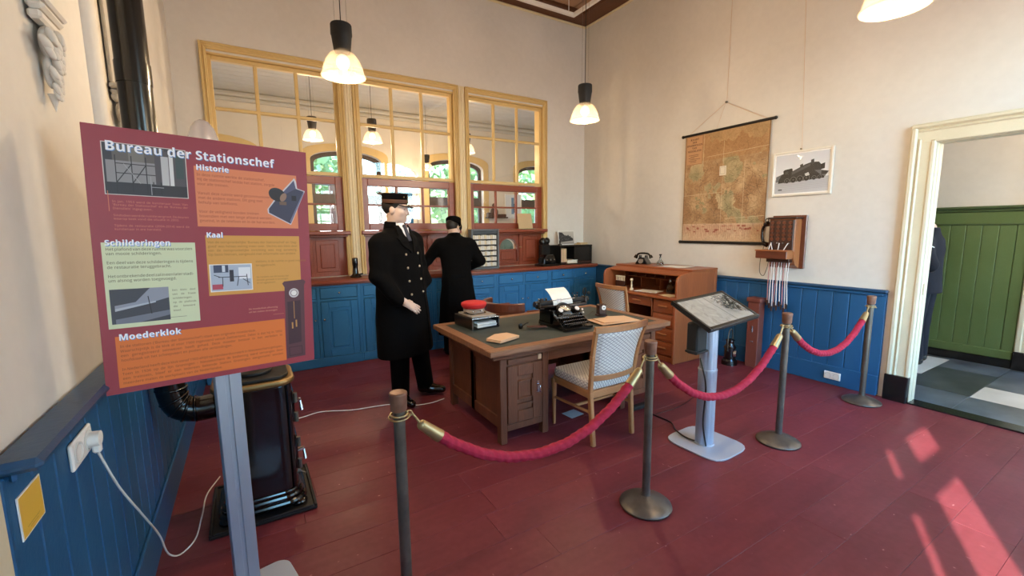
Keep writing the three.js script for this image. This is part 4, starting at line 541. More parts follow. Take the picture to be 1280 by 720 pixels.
{ // round-backed armchair behind the desk
  const t = thing('wooden_armchair', 'polished brown wooden armchair with curved back behind the desk', 'chair', [2.5, 0, -4.18], 0.15);
  const arc = (r, n, a0, a1, y, w, h) => { const o = []; for (let i = 0; i <= n * 2; i++) { const a = a0 + (a1 - a0) * i / n / 2; o.push([r * Math.cos(a), y, r * Math.sin(a)]); } return [sweep(o, w, h, false, 0.008)]; };
  const R = 0.29; // open towards +x
  part('arm_rail', [...arc(R, 16, Math.PI * 0.5, Math.PI * 1.5, 0.745, 0.05, 0.03), bar([0, 0.745, R], [0.24, 0.735, R + 0.02], 0.05, 0.03), bar([0, 0.745, -R], [0.24, 0.735, -R - 0.02], 0.05, 0.03)], M.armWood, t);
  part('back_crest', arc(R + 0.004, 12, Math.PI * 0.55, Math.PI * 1.45, 0.81, 0.04, 0.1), M.armWood, t);
  for (let i = 0; i < 9; i++) { const a = Math.PI * (0.5 + i / 8); part('spindle', rod([0.86 * R * Math.cos(a), 0.45, 0.86 * R * Math.sin(a)], [R * Math.cos(a), 0.735, R * Math.sin(a)], 0.012, 0.011), M.armWood, t, 'y'); }
  for (const s of [-1, 1]) part('arm_support', rod([0.16, 0.45, s * 0.24], [0.2, 0.725, s * (R + 0.015)], 0.015, 0.013), M.armWood, t, 'y');
  part('seat', ext(rrect(0.5, 0.5, 0.12), 0.04, 0.012, [0, 0.415, 0], [-Math.PI / 2, 0, 0]), M.armWood, t);
  for (const [a, b] of [[1, 1], [1, -1], [-1, 1], [-1, -1]]) part('leg', rod([a * 0.22, 0, b * 0.22], [a * 0.17, 0.42, b * 0.17], 0.015, 0.022), M.armWood, t, 'y');
  part('stretcher', [rod([0.2, 0.18, 0.2], [-0.2, 0.18, 0.2], 0.011), rod([0.2, 0.18, -0.2], [-0.2, 0.18, -0.2], 0.011), rod([0, 0.18, 0.2], [0, 0.18, -0.2], 0.011)], M.armWood, t);
}
// ---------------------------------------------------------------- roll-top desk on the right wall
{
  const t = thing('roll_top_desk', 'orange-brown roll-top desk with open pigeonholes against the right wall', 'desk', [4.3, 0, -3.36]), W = 1.26, D = 0.78; // local +x into the wall, -z to the left
  const side = [[0.02, 0.8], [0.02, 1.0], [0.035, 1.05], [0.075, 1.08], [0.13, 1.09], [0.27, 1.115], [D, 1.115], [D, 0.8]];
  for (const z of [-0.028, -W]) { part('side_panel', [ext(side, 0.028, 0.006, [0, 0, z]), bb(0.03, D, 0, 0.79, z, z + 0.028, 0.004)], M.rollWood, t, 'y'); part('edge_moulding', [bb(0.0, 0.03, 0.0, 0.79, z - 0.002, z + 0.03, 0.005)], M.rollWood, t, 'y'); }
  part('rear_post', bb(D - 0.05, D, 0, 1.115, -0.005, 0.006, 0.003), M.rollWood, t, 'y');
  part('top', [bb(0.27, D + 0.0, 1.116, 1.14, -W - 0.01, 0.012, 0.006), bb(0.25, 0.3, 1.095, 1.116, -W + 0.028, -0.028, 0.008)], M.rollWood, t, 'z');
  part('writing_surface', bb(-0.01, D, 0.78, 0.812, -W - 0.012, 0.012, 0.008), M.rollWood, t, 'z');
  part('back', bb(D - 0.02, D - 0.005, 0.02, 1.112, -W + 0.02, -0.02), M.rollWood, t);
  part('tambour', Array.from({ length: 6 }, (_, i) => cyl(0.014, 0.014, W - 0.06, [0.14 + i * 0.025, 1.075 + i * 0.005, -W / 2], [Math.PI / 2, 0, 0], 10)), M.rollWood, t, 'z');
  part('pigeonholes', [bb(0.4, 0.42, 0.812, 1.09, -W + 0.03, -W + 0.05), bb(0.45, D - 0.02, 0.955, 0.967, -W + 0.03, -0.03, 0.002), bb(0.45, D - 0.02, 1.06, 1.072, -W + 0.03, -0.03, 0.002), ...Array.from({ length: 8 }, (_, i) => bb(0.46, D - 0.02, 0.967, 1.06, -W + 0.05 + i * 0.165, -W + 0.06 + i * 0.165, 0.002)), ...[0.3, 0.63, 0.96].map((q) => bb(0.46, D - 0.02, 0.812, 0.955, -W + q, -W + q + 0.012, 0.002))], M.rollWood, t, 'z');
  for (const [a, b, open] of [[-0.375, -0.03], [-W + 0.03, -W + 0.375]]) {
    part('pedestal', bb(0.06, D - 0.02, 0.05, 0.778, a, b, 0.004), M.rollWood, t, 'y'); part('plinth', bb(0.04, D - 0.02, 0, 0.06, a - 0.002, b + 0.002, 0.004), M.rollWood, t);
    for (let i = 0; i < 4; i++) { const y = 0.075 + i * 0.175; const d = part('drawer', [bb(0.035, 0.075, y, y + 0.163, a + 0.012, b - 0.012, 0.006), bb(0.03, 0.04, y + 0.02, y + 0.143, a + 0.035, b - 0.035, 0.004)], M.rollWood, t, 'z'); part('handle', [tf(bb(-0.007, 0.011, -0.011, 0.011, -0.07, 0.07, 0.006), [0.017, y + 0.09, (a + b) / 2])], M.phoneWood, d, 'z'); }
  }
  const kd = part('drawer', bb(0.035, 0.09, 0.655, 0.772, -W + 0.4, -0.4, 0.006), M.rollWood, t, 'z'); part('handle', tf(bb(-0.007, 0.012, -0.011, 0.011, -0.07, 0.07, 0.006), [0.022, 0.715, -W / 2]), M.phoneWood, kd, 'z');
  part('divider', bb(0.03, 0.05, 0.06, 0.78, -0.388, -0.376, 0.003), M.rollWood, t, 'y'); part('divider', bb(0.03, 0.05, 0.06, 0.78, -W + 0.376, -W + 0.388, 0.003), M.rollWood, t, 'y');
  const at = (x, y, z) => [4.3 + x, y, -3.36 + z];
  const sp = (n, l, c, p, turn = 0) => thing(n, l, c, p, turn);
  const bt = sp('inkwell_bottle', 'round clear glass bottle with silver cap inside the roll-top desk', 'bottle', at(0.3, 0.813, -0.32)); part('body', lathe([[0.001, 0.001], [0.042, 0.001], [0.046, 0.01], [0.046, 0.08], [0.036, 0.105], [0.018, 0.115], [0.018, 0.128], [0.014, 0.128], [0.014, 0.115], [0.032, 0.1], [0.04, 0.08], [0.04, 0.012], [0.001, 0.008]], 32), M.bottle, bt); part('cap', [lathe([[0.001, 0.172], [0.01, 0.17], [0.02, 0.155], [0.02, 0.128], [0.001, 0.128]], 24)], M.chrome, bt); part('stand', cyl(0.05, 0.055, 0.012, [0, -0.0, 0]), M.darkWood, bt).position.y = 0.006; bt.position.y += 0.012;
  const pa = sp('paper_sheets', 'white sheets of paper lying on the roll-top writing surface', 'papers', at(0.22, 0.813, -0.6), 0.1); for (let i = 0; i < 3; i++) part('sheet', bx(0.22, 0.003, 0.3, [rnd(-0.02, 0.02), 0.002 + i * 0.0032, rnd(-0.02, 0.02)], [0, rnd(-0.2, 0.2), 0]), M.paper, pa);
  const pb = sp('letter_sheet', 'cream letter at the right end of the roll-top writing surface', 'papers', at(0.13, 0.813, -0.2), -0.2); part('sheet', bx(0.15, 0.004, 0.21, [0, 0.002, 0]), M.cream2, pb);
  const st = sp('stamp_carousel', 'rack of small pale wooden hand stamps at the left of the roll-top desk', 'stamp rack', at(0.2, 0.813, -1.1)); part('rack', [bb(-0.04, 0.04, 0, 0.02, -0.09, 0.09, 0.004), bb(-0.008, 0.008, 0.02, 0.1, -0.09, 0.09, 0.003)], M.darkWood, st); for (let i = 0; i < 6; i++) part('stamp_handle', [cyl(0.009, 0.007, 0.07, [0, 0.12, -0.075 + i * 0.03], null, 12), sph(0.013, [0, 0.16, -0.075 + i * 0.03])], M.cream2, st);
  const sf = sp('desk_figurine', 'small pale handled stamp standing behind the second chair back', 'stamp', at(0.14, 0.813, -0.83)); part('handle', [cyl(0.022, 0.026, 0.03, [0, 0.015, 0]), cyl(0.008, 0.012, 0.1, [0, 0.08, 0]), sph(0.022, [0, 0.14, 0])], M.cream2, sf);
  const tl = sp('telephone', 'black dial telephone with handset on top of the roll-top desk', 'telephone', at(0.52, 1.141, -0.98), -Math.PI / 2 + 0.3);
  part('body', ext([[-0.09, 0], [0.09, 0], [0.085, 0.02], [0.05, 0.07], [0.045, 0.095], [-0.045, 0.095], [-0.05, 0.07], [-0.085, 0.02]], 0.15, 0.012, [0, 0, -0.075]), M.gloss, tl); part('dial', [cyl(0.038, 0.038, 0.014, [0, 0.045, 0.078], [Math.PI / 2 - 0.35, 0, 0])], M.chrome, tl); part('cradle', [bx(0.02, 0.03, 0.07, [-0.045, 0.11, 0], null, 0.005), bx(0.02, 0.03, 0.07, [0.045, 0.11, 0], null, 0.005)], M.gloss, tl);
  part('handset', [tube([[-0.1, 0.115, 0], [-0.075, 0.142, 0], [0, 0.152, 0], [0.075, 0.142, 0], [0.1, 0.115, 0]], 0.014, 24), rod([-0.1, 0.125, 0], [-0.118, 0.085, 0], 0.022, 0.03), rod([0.1, 0.125, 0], [0.118, 0.085, 0], 0.022, 0.03)], M.gloss, tl);
  const gb = sp('glass_decanter', 'small clear glass decanter with black stopper beside the telephone', 'bottle', at(0.52, 1.141, -0.68)); part('body', lathe([[0.001, 0.001], [0.045, 0.001], [0.048, 0.012], [0.04, 0.045], [0.018, 0.07], [0.013, 0.085], [0.013, 0.115], [0.009, 0.115], [0.009, 0.085], [0.014, 0.068], [0.035, 0.043], [0.042, 0.014], [0.001, 0.008]], 28), M.bottle, gb); part('stopper', [cyl(0.009, 0.008, 0.03, [0, 0.12, 0]), cyl(0.02, 0.016, 0.018, [0, 0.143, 0])], M.black, gb);
  const pt = sp('flat_papers', 'flat white papers on the roll-top desk top beside the decanter', 'papers', at(0.5, 1.141, -0.42)); for (let i = 0; i < 2; i++) part('sheet', bx(0.28, 0.002, 0.34, [0, 0.0015 + i * 0.0022, i * 0.03], [0, i * 0.15, 0]), M.paper, pt);
}

// ---------------------------------------------------------------- stove and its pipe
{
  const t = thing('iron_stove', 'tall black enamelled stove with brass top rim behind the information board', 'stove', [-0.03, 0, -2.95]);
  const rr = (w, d, r, y0, y1, b = 0) => ext(rrect(w, d, r), y1 - y0, b, [0, y0, 0], [-Math.PI / 2, 0, 0]);
  part('floor_plate', [bb(-0.27, 0.27, 0, 0.02, -0.27, 0.27, 0.006), ...frameRect(-0.27, 0.27, -0.27, 0.27, 0.018, 0, 0.014, 0.004).map((g) => tf(g, [0, 0.018, 0], [-Math.PI / 2, 0, 0]))], M.iron, t);
  const skirt = (() => { const g = rr(0.4, 0.38, 0.09, 0, 0.1); const p = g.attributes.position; return g; })();
  part('skirt', [rr(0.46, 0.44, 0.1, 0.03, 0.07, 0.015), rr(0.43, 0.41, 0.1, 0.06, 0.1, 0.015), rr(0.4, 0.38, 0.09, 0.09, 0.12, 0.01)], M.gloss, t);
  for (const [a, b] of [[1, 1], [1, -1], [-1, 1], [-1, -1]]) part('foot', sph(0.04, [a * 0.18, 0.03, b * 0.17], [1.2, 0.7, 1.2]), M.gloss, t);
  part('body', rr(0.38, 0.36, 0.085, 0.115, 0.76, 0.004), M.gloss, t, 'y'); part('corner_bead', [[1, 1], [-1, 1]].map(([a, b]) => rod([a * 0.168, 0.12, b * 0.158], [a * 0.168, 0.76, b * 0.158], 0.012)), M.gloss, t, 'y');
  part('brass_rim', rr(0.42, 0.4, 0.1, 0.765, 0.8, 0.014), M.oldBrass, t); part('lid', [rr(0.36, 0.34, 0.09, 0.8, 0.82, 0.006), tf(rr(0.2, 0.2, 0.09, 0, 0.02, 0.006), [0, 0.82, 0])], M.iron, t); part('lid_knob', [cyl(0.01, 0.01, 0.03, [0, 0.855, 0]), sph(0.02, [0, 0.875, 0])], M.oldBrass, t);
  part('door', [bb(0.18, 0.2, 0.2, 0.42, -0.11, 0.11, 0.008), bb(0.18, 0.2, 0.5, 0.7, -0.11, 0.11, 0.008)], M.gloss, t, 'y');
  for (const y of [0.24, 0.38, 0.54, 0.66]) part('hinge', cyl(0.012, 0.012, 0.06, [0.205, y, 0.12]), M.postMetal, t, 'y');
  part('latch', [0.3, 0.62].flatMap((y) => [bx(0.05, 0.02, 0.02, [0.215, y, 0.06], [0, 0, 0.2], 0.004), rod([0.235, y, 0.06], [0.24, y - 0.06, 0.08], 0.008, 0.011)]), M.chrome, t, 'y'); part('damper', [cyl(0.02, 0.02, 0.02, [0.2, 0.16, 0.05], [0, 0, Math.PI / 2]), rod([0.2, 0.16, 0.05], [0.235, 0.14, 0.07], 0.006)], M.postMetal, t);
  const p = thing('stove_pipe', 'shiny black stove pipe rising along the left wall to the ceiling', 'pipe', [-0.42, 0, -2.95]);
  part('riser', [cyl(0.07, 0.07, HC - 1.0, [0, (HC + 1.0) / 2, 0], null, 36)], M.pipeBlack, p, 'y'); for (const y of [2.44, 3.6, 1.4]) part('pipe_collar', cyl(0.0735, 0.0735, 0.1, [0, y, 0], null, 36), M.pipeBlack, p, 'y');
  part('elbow', [tube([[0.19, 0.66, 0], [0.1, 0.66, 0], [0.03, 0.69, 0], [0, 0.78, 0], [0, 1.02, 0]], 0.07, 40, 24), ...[[0.1, 0.662, 0, 1.57], [0.055, 0.672, 0, 1.2], [0.025, 0.7, 0, 0.8], [0.008, 0.74, 0, 0.4], [0, 0.8, 0, 0]].map(([x, y, z, a]) => tf(tor(0.068, 0.008, [0, 0, 0], [Math.PI / 2, 0, 0], 30), [x, y, z], [0, 0, a]))], M.pipeBlack, p, 'y');
}
// ---------------------------------------------------------------- things on the walls
{
  const t = thing('wall_map', 'old tan railway map on black rods hanging from a nail on the right wall', 'map', [XR - 0.02, 2.85, -3.4], -Math.PI / 2); const w = 1.12, h = 1.39;
  const mt = canvasTex(820, 1024, (x, W, H) => {
    const id = x.createImageData(W, H); const lands = [[176, 144, 106], [160, 124, 84], [150, 138, 102], [188, 164, 126], [150, 114, 78]];
    for (let j = 0; j < H; j++) for (let i = 0; i < W; i++) { const u = i / W, v = j / H, a = fbm(u, v, 5, 6, 301, 5), b = fbm(u, v, 7, 8, 311, 4), f = fbm(u, v, 90, 110, 321, 2) - 0.5; let c = a > 0.52 ? mix(lands[0], lands[4], Math.min(1, (b - 0.35) * 3)) : mix(lands[2], lands[3], Math.min(1, Math.max(0, (b - 0.35) * 3))); if (v < 0.25) c = mix(c, [164, 122, 78], 0.6); if (v > 0.83) c = mix(c, [204, 172, 144], 0.75); const k = (j * W + i) * 4; id.data[k] = c[0] + f * 26; id.data[k + 1] = c[1] + f * 24; id.data[k + 2] = c[2] + f * 22; id.data[k + 3] = 255; }
    x.putImageData(id, 0, 0); x.strokeStyle = 'rgba(50,34,24,.55)'; x.lineWidth = 1.6;
    for (let i = 0; i < 80; i++) { let px = rnd(60, W - 40), py = rnd(H * 0.38, H * 0.86), a = rnd(0, 6.3); x.beginPath(); x.moveTo(px, py); for (let k = 0; k < 14; k++) { a += rnd(-0.7, 0.7); px += 14 * Math.cos(a); py += 14 * Math.sin(a); x.lineTo(px, py); } x.stroke(); }
    x.strokeStyle = 'rgba(60,40,20,.3)'; for (let i = 0; i < 40; i++) { let px = rnd(200, W - 20), py = rnd(20, H * 0.4), a = rnd(0, 6.3); x.beginPath(); x.moveTo(px, py); for (let k = 0; k < 9; k++) { a += rnd(-0.8, 0.8); px += 16 * Math.cos(a); py += 16 * Math.sin(a); x.lineTo(px, py); } x.stroke(); }
    x.fillStyle = 'rgba(40,28,20,.6)'; for (let i = 0; i < 260; i++) x.fillRect(rnd(30, W - 30), rnd(H * 0.3, H * 0.84), rnd(5, 22), 2);
    x.fillStyle = 'rgba(120,50,40,.45)'; for (let i = 0; i < 60; i++) x.fillRect(24 + i * 13, H * 0.845, 3, rnd(60, 130)); x.fillStyle = 'rgba(130,56,44,.6)'; for (let i = 0; i < 26; i++) x.fillRect(rnd(30, W - 60), rnd(H * 0.84, H * 0.9), rnd(10, 40), rnd(6, 20));
    x.strokeStyle = 'rgba(226,206,170,.7)'; x.lineWidth = 3; for (const [a, b, c, d] of [[0.3, 0.22, 1, 0.2], [0.55, 0.79, 1, 0.77], [0.25, 0, 0.25, 0.3], [0.5, 0.1, 0.5, 0.9], [0.75, 0.3, 0.75, 0.95], [0, 0.56, 0.5, 0.55]]) { x.beginPath(); x.moveTo(a * W, b * H); x.lineTo(c * W, d * H); x.stroke(); }
    x.fillStyle = 'rgba(184,140,100,1)'; x.fillRect(12, 10, 180, 270); x.strokeStyle = 'rgba(60,36,24,.7)'; x.lineWidth = 2; x.strokeRect(16, 14, 172, 262); x.fillStyle = '#3a2418'; x.textAlign = 'center'; x.font = 'bold 26px serif'; x.fillText('KAART', 102, 50); x.font = 'bold 22px serif'; x.fillText('DER', 102, 76); x.font = 'bold 23px serif'; x.fillText('SPOORWEGEN', 102, 104); x.fillText('VAN', 102, 130); x.fillText('NEDERLAND', 102, 158); x.font = '11px serif'; for (let i = 0; i < 6; i++) x.fillRect(40 + (i % 2) * 20, 186 + i * 13, 110 - (i % 3) * 22, 3);
    x.fillStyle = '#d8d0c0'; x.fillRect(0.46 * W, 0.32 * H, 66, 84); x.strokeStyle = '#8a7c68'; x.lineWidth = 2; x.strokeRect(0.47 * W, 0.33 * H, 44, 60); x.strokeStyle = '#6a4c30'; x.lineWidth = 5; x.strokeRect(5, 5, W - 10, H - 10);
  });
  part('sheet', bb(-w / 2, w / 2, -h, 0, -0.004, 0.0), M.card, t); const f = part('printed_face', printed(w, h), mat({ map: mt, roughness: 0.75 }), t); f.position.set(0, -h / 2, 0.0012);
  part('rod', [cyl(0.016, 0.016, w + 0.09, [0, 0.005, 0], [0, 0, Math.PI / 2]), sph(0.02, [-w / 2 - 0.045, 0.005, 0]), sph(0.02, [w / 2 + 0.045, 0.005, 0])], M.black, t); part('rod', [cyl(0.018, 0.018, w + 0.06, [0, -h - 0.005, 0], [0, 0, Math.PI / 2]), sph(0.021, [-w / 2 - 0.03, -h - 0.005, 0]), sph(0.021, [w / 2 + 0.03, -h - 0.005, 0])], M.black, t);
  part('string', [rod([-0.5, 0.02, 0], [0, 0.31, 0.008], 0.002, 0.002, 6), rod([0.5, 0.02, 0], [0, 0.31, 0.008], 0.002, 0.002, 6), rod([0.52, 0.02, 0.002], [0.02, 0.3, 0.008], 0.0015, 0.0015, 6), rod([-0.12, 0.0, 0.006], [0, 0.31, 0.01], 0.0012, 0.0012, 6)], M.tanPaper, t); part('nail', [cyl(0.012, 0.012, 0.02, [0, 0.315, 0.0], [Math.PI / 2, 0, 0])], M.postMetal, t);
  one('hanging_wire', rod([XR - 0.012, 3.17, -3.4], [XR - 0.012, HC, -3.4], 0.0018, 0.0018, 6), M.tanPaper, 'thin vertical wire running up the wall from the map nail', 'wire');
  one('hanging_wire', rod([XR - 0.012, 2.45, -2.5], [XR - 0.012, HC, -2.62], 0.0018, 0.0018, 6), M.tanPaper, 'thin vertical wire running up the wall from the locomotive picture', 'wire');
}
{
  const t = thing('framed_picture', 'black and white steam locomotive photograph in a thin white frame', 'picture', [XR - 0.012, 2.22, -2.49], -Math.PI / 2); t.rotation.x = 0; const w = 0.6, h = 0.48;
  const pt = canvasTex(768, 600, (x, W, H) => {
    const g = x.createLinearGradient(0, 0, 0, H); g.addColorStop(0, '#c3c8d2'); g.addColorStop(0.62, '#d6dae0'); g.addColorStop(0.63, '#a9adb5'); g.addColorStop(1, '#b9bdc4'); x.fillStyle = '#f0f0ee'; x.fillRect(0, 0, W, H); x.fillStyle = g; x.fillRect(18, 18, W - 36, H - 36);
    const P = (c, ...p) => { x.fillStyle = c; x.beginPath(); p.forEach(([a, b], i) => (i ? x.lineTo(a, b) : x.moveTo(a, b))); x.fill(); }, O = (c, a, b, r, s) => { x.fillStyle = c; x.beginPath(); x.arc(a, b, r, 0, 7); x.fill(); if (s) { x.strokeStyle = s; x.lineWidth = 5; x.stroke(); } };
    P('#5d626a', [30, 330], [110, 300], [150, 320], [150, 400], [30, 410]); P('#1e2023', [110, 300], [200, 270], [200, 420], [60, 430], [70, 380]);
    P('#17191c', [130, 250], [150, 235], [250, 222], [262, 238], [262, 400], [150, 410]); P('#33363b', [160, 262], [200, 255], [200, 300], [160, 305]);
    P('#26282c', [240, 275], [430, 185], [520, 160], [600, 175], [610, 330], [420, 350], [240, 370]); P('#44474c', [250, 280], [430, 200], [500, 180], [500, 215], [260, 315]); P('#32353a', [505, 130], [545, 120], [550, 190], [505, 190]); P('#2a2c30', [360, 185], [400, 170], [405, 215], [365, 228]); P('#24262a', [560, 165], [610, 170], [650, 220], [640, 330], [570, 340]);
    P('#17181b', [640, 205], [690, 190], [690, 270], [640, 280]); P('#1e2023', [150, 360], [600, 320], [700, 340], [690, 400], [150, 430]);
    for (const [a, b, r] of [[190, 400, 34], [280, 392, 40], [370, 384, 42], [460, 380, 40], [560, 388, 28], [630, 384, 26]]) { O('#0d0e10', a, b, r, '#6f737a'); O('#44474c', a, b, r * 0.35); } P('#5a5e64', [560, 280], [650, 285], [740, 310], [700, 380], [640, 350]); P('#26282c', [650, 300], [745, 310], [720, 350], [650, 350]); P('#b9bdc3', [430, 320], [480, 300], [500, 340], [450, 355]);
    x.strokeStyle = '#9aa0a8'; x.lineWidth = 4; for (let i = 0; i < 5; i++) { x.beginPath(); x.moveTo(20, 440 + i * 28); x.lineTo(W - 20, 425 + i * 24); x.stroke(); } x.fillStyle = '#333'; x.fillRect(70, 520, 56, 16);
  });
  part('frame', frameRect(-w / 2, w / 2, -h / 2, h / 2, 0.022, -0.01, 0.014, 0.004), flat(0xd9d4c8, 0.4), t); part('backing', bb(-w / 2 + 0.01, w / 2 - 0.01, -h / 2 + 0.01, h / 2 - 0.01, -0.01, 0.0), M.card, t); const f = part('printed_face', printed(w - 0.04, h - 0.04), mat({ map: pt, roughness: 0.5 }), t); f.position.z = 0.003; part('pane', bb(-w / 2 + 0.02, w / 2 - 0.02, -h / 2 + 0.02, h / 2 - 0.02, 0.006, 0.008), M.glassLow, t); part('hook', cyl(0.008, 0.008, 0.02, [-0.02, h / 2 + 0.012, 0], [Math.PI / 2, 0, 0]), M.postMetal, t);
}
{
  const t = thing('wall_switchboard', 'wooden wall telephone switchboard with black handset and hanging plug cords', 'switchboard', [XR, 1.17, -2.58], -Math.PI / 2); // local +z out of the wall, +x towards -z... turned
  part('backboard', [bb(-0.17, 0.19, 0.02, 0.6, 0, 0.025, 0.006)], M.armWood, t, 'y');
  part('case', bb(-0.135, 0.14, 0.2, 0.56, 0.02, 0.15, 0.006), M.phoneWood, t, 'y'); part('lower_case', ext([[0.02, 0.02], [0.1, 0.06], [0.14, 0.12], [0.14, 0.21], [0.02, 0.21]], 0.275, 0.004, [-0.135, 0, 0], [0, -Math.PI / 2, Math.PI * 0]).applyMatrix4(new THREE.Matrix4().makeScale(1, 1, 1)).translate(0.275, 0, 0), M.phoneWood, t, 'y');
  part('front_panel', bb(-0.125, 0.13, 0.21, 0.55, 0.148, 0.165, 0.004), M.darkWood, t, 'y'); part('top_edge', bb(-0.15, 0.155, 0.56, 0.58, 0.0, 0.17, 0.005), M.darkWood, t);
  for (let r = 0; r < 5; r++) for (let k = 0; k < 4; k++) part('indicator', [cyl(0.018, 0.02, 0.012, [-0.09 + k * 0.062, 0.52 - r * 0.044, 0.168], [Math.PI / 2, 0, 0], 14)], M.armWood, t);
  part('jack_row', Array.from({ length: 4 }, (_, k) => cyl(0.009, 0.009, 0.014, [-0.09 + k * 0.062, 0.3, 0.17], [Math.PI / 2, 0, 0], 12)), M.chrome, t);
  part('shelf', [bb(-0.2, 0.13, 0.13, 0.215, 0.03, 0.27, 0.006), bb(-0.21, 0.14, 0.212, 0.225, 0.02, 0.28, 0.004)], M.phoneWood, t, 'x'); part('shelf_front', bb(-0.2, 0.13, 0.135, 0.21, 0.268, 0.276, 0.003), M.armWood, t);
  part('patch_plug', [[-0.1, 0.01], [-0.06, -0.03], [0.0, 0.0], [0.06, 0.03]].map(([x, d]) => rod([x, 0.226, 0.2], [x + d, 0.3, 0.18], 0.005, 0.004, 8)), M.whiteCord, t);
  part('handset', [tube([[-0.2, 0.28, 0.11], [-0.225, 0.34, 0.11], [-0.23, 0.4, 0.11], [-0.225, 0.46, 0.11], [-0.195, 0.51, 0.11]], 0.015, 24), rod([-0.21, 0.29, 0.11], [-0.165, 0.275, 0.11], 0.026, 0.03), rod([-0.21, 0.5, 0.11], [-0.165, 0.51, 0.11], 0.024, 0.028)], M.gloss, t); part('hook', [rod([-0.135, 0.51, 0.1], [-0.18, 0.54, 0.11], 0.006), tor(0.018, 0.005, [-0.185, 0.55, 0.11])], M.black, t);
  part('handset_cord', tube([[-0.2, 0.27, 0.11], [-0.22, 0.12, 0.13], [-0.21, -0.05, 0.14], [-0.18, -0.08, 0.13], [-0.16, 0.0, 0.1], [-0.15, 0.14, 0.08]], 0.004, 40, 8), M.postMetal, t); part('plug_strip', bb(-0.12, 0.12, 0.09, 0.13, 0.06, 0.2, 0.004), M.darkWood, t);
  for (let k = 0; k < 9; k++) { const x = -0.115 + k * 0.026, zz = 0.13, e = -0.36 - (k * 37 % 5) * 0.016; const c = part('plug_cord', tube([[x, 0.1, zz], [x + rnd(-0.006, 0.006), -0.1, zz + 0.01], [x + rnd(-0.012, 0.012), e, zz]], 0.0056, 14, 6), k % 3 ? M.whiteCord : M.pinkCord, t); part('plug', cyl(0.011, 0.008, 0.06, [x, e - 0.02, zz], null, 12), M.darkWood, c); }
}
function socket(label, pos, turn, tilt) { const t = thing('wall_socket', label, 'socket', pos, turn); part('plate', bb(-0.075, 0.075, -0.04, 0.04, 0, 0.012, 0.004), M.whitePlastic, t); for (const s of [-1, 1]) part('outlet', [lathe([[0.03, 0.012], [0.03, 0.016], [0.024, 0.016], [0.022, 0.004], [0.001, 0.004]], 28, [s * 0.037, 0, 0], null)].map((g) => tf(g, [-s * 0.037, 0, 0])).map((g) => tf(g, [s * 0.037, 0, 0.0], [Math.PI / 2, 0, 0])), flat(0xd4d4d0, 0.4), t); return t; }
socket('white double wall socket low on the blue skirting below the right rope', [XR - 0.047, 0.1, -2.02], -Math.PI / 2);
const sk = socket('white double socket with a plugged cord under the left dado rail', [XL + 0.031, 0.965, -1.87], Math.PI / 2); sk.scale.set(1.3, 1.1, 1);
part('plug', [tf(cyl(0.022, 0.024, 0.035, [0, 0, 0], [Math.PI / 2, 0, 0]), [0.037, 0, 0.026]), bx(0.02, 0.05, 0.024, [0.037, -0.02, 0.032], null, 0.006)], M.whitePlastic, sk);
one('white_cable', tube([[-0.487, 0.918, -1.918], [-0.482, 0.87, -1.94], [-0.475, 0.72, -2.04], [-0.46, 0.5, -2.22], [-0.455, 0.25, -2.45], [-0.45, 0.06, -2.58], [-0.42, 0.006, -2.64], [-0.37, 0.005, -2.72], [-0.35, 0.005, -2.95], [-0.34, 0.005, -3.2], [-0.28, 0.005, -3.4]], 0.0042, 90, 8), M.whitePlastic, 'white cable drooping from the left socket to the floor by the stove', 'cable');
one('white_cable', tube([[-0.05, 0.005, -4.2], [0.1, 0.005, -4.16], [0.28, 0.005, -4.14], [0.45, 0.005, -4.18], [0.71, 0.005, -4.07], [1.06, 0.005, -4.0], [1.2, 0.005, -3.88], [1.38, 0.005, -3.83], [1.54, 0.005, -3.86]], 0.0045, 90, 8), M.whitePlastic, 'white cable across the floor from the stove to the desk', 'cable');
{ const t = thing('yellow_plaque', 'small yellow card fixed on the blue boards at the lower left', 'card', [XL + 0.031, 0.97, -1.5], Math.PI / 2); t.rotation.z = 0; const tx = canvasTex(256, 256, (x, W, H) => { x.fillStyle = '#f2efe6'; x.fillRect(0, 0, W, H); x.fillStyle = '#dcb548'; x.fillRect(6, 6, W - 12, H - 12); x.fillStyle = '#8d7430'; for (let i = 0; i < 18; i++) x.fillRect(58 + i * 8, 206 - (i % 3), 5, 5); for (let i = 0; i < 12; i++) x.fillRect(84 + i * 8, 222, 5, 4); }); part('board', bb(-0.066, 0.066, -0.056, 0.056, 0, 0.003, 0.0005), M.whitePlastic, t); part('printed_face', printed(0.13, 0.11), mat({ map: tx, roughness: 0.35 }), t).position.z = 0.0036; }
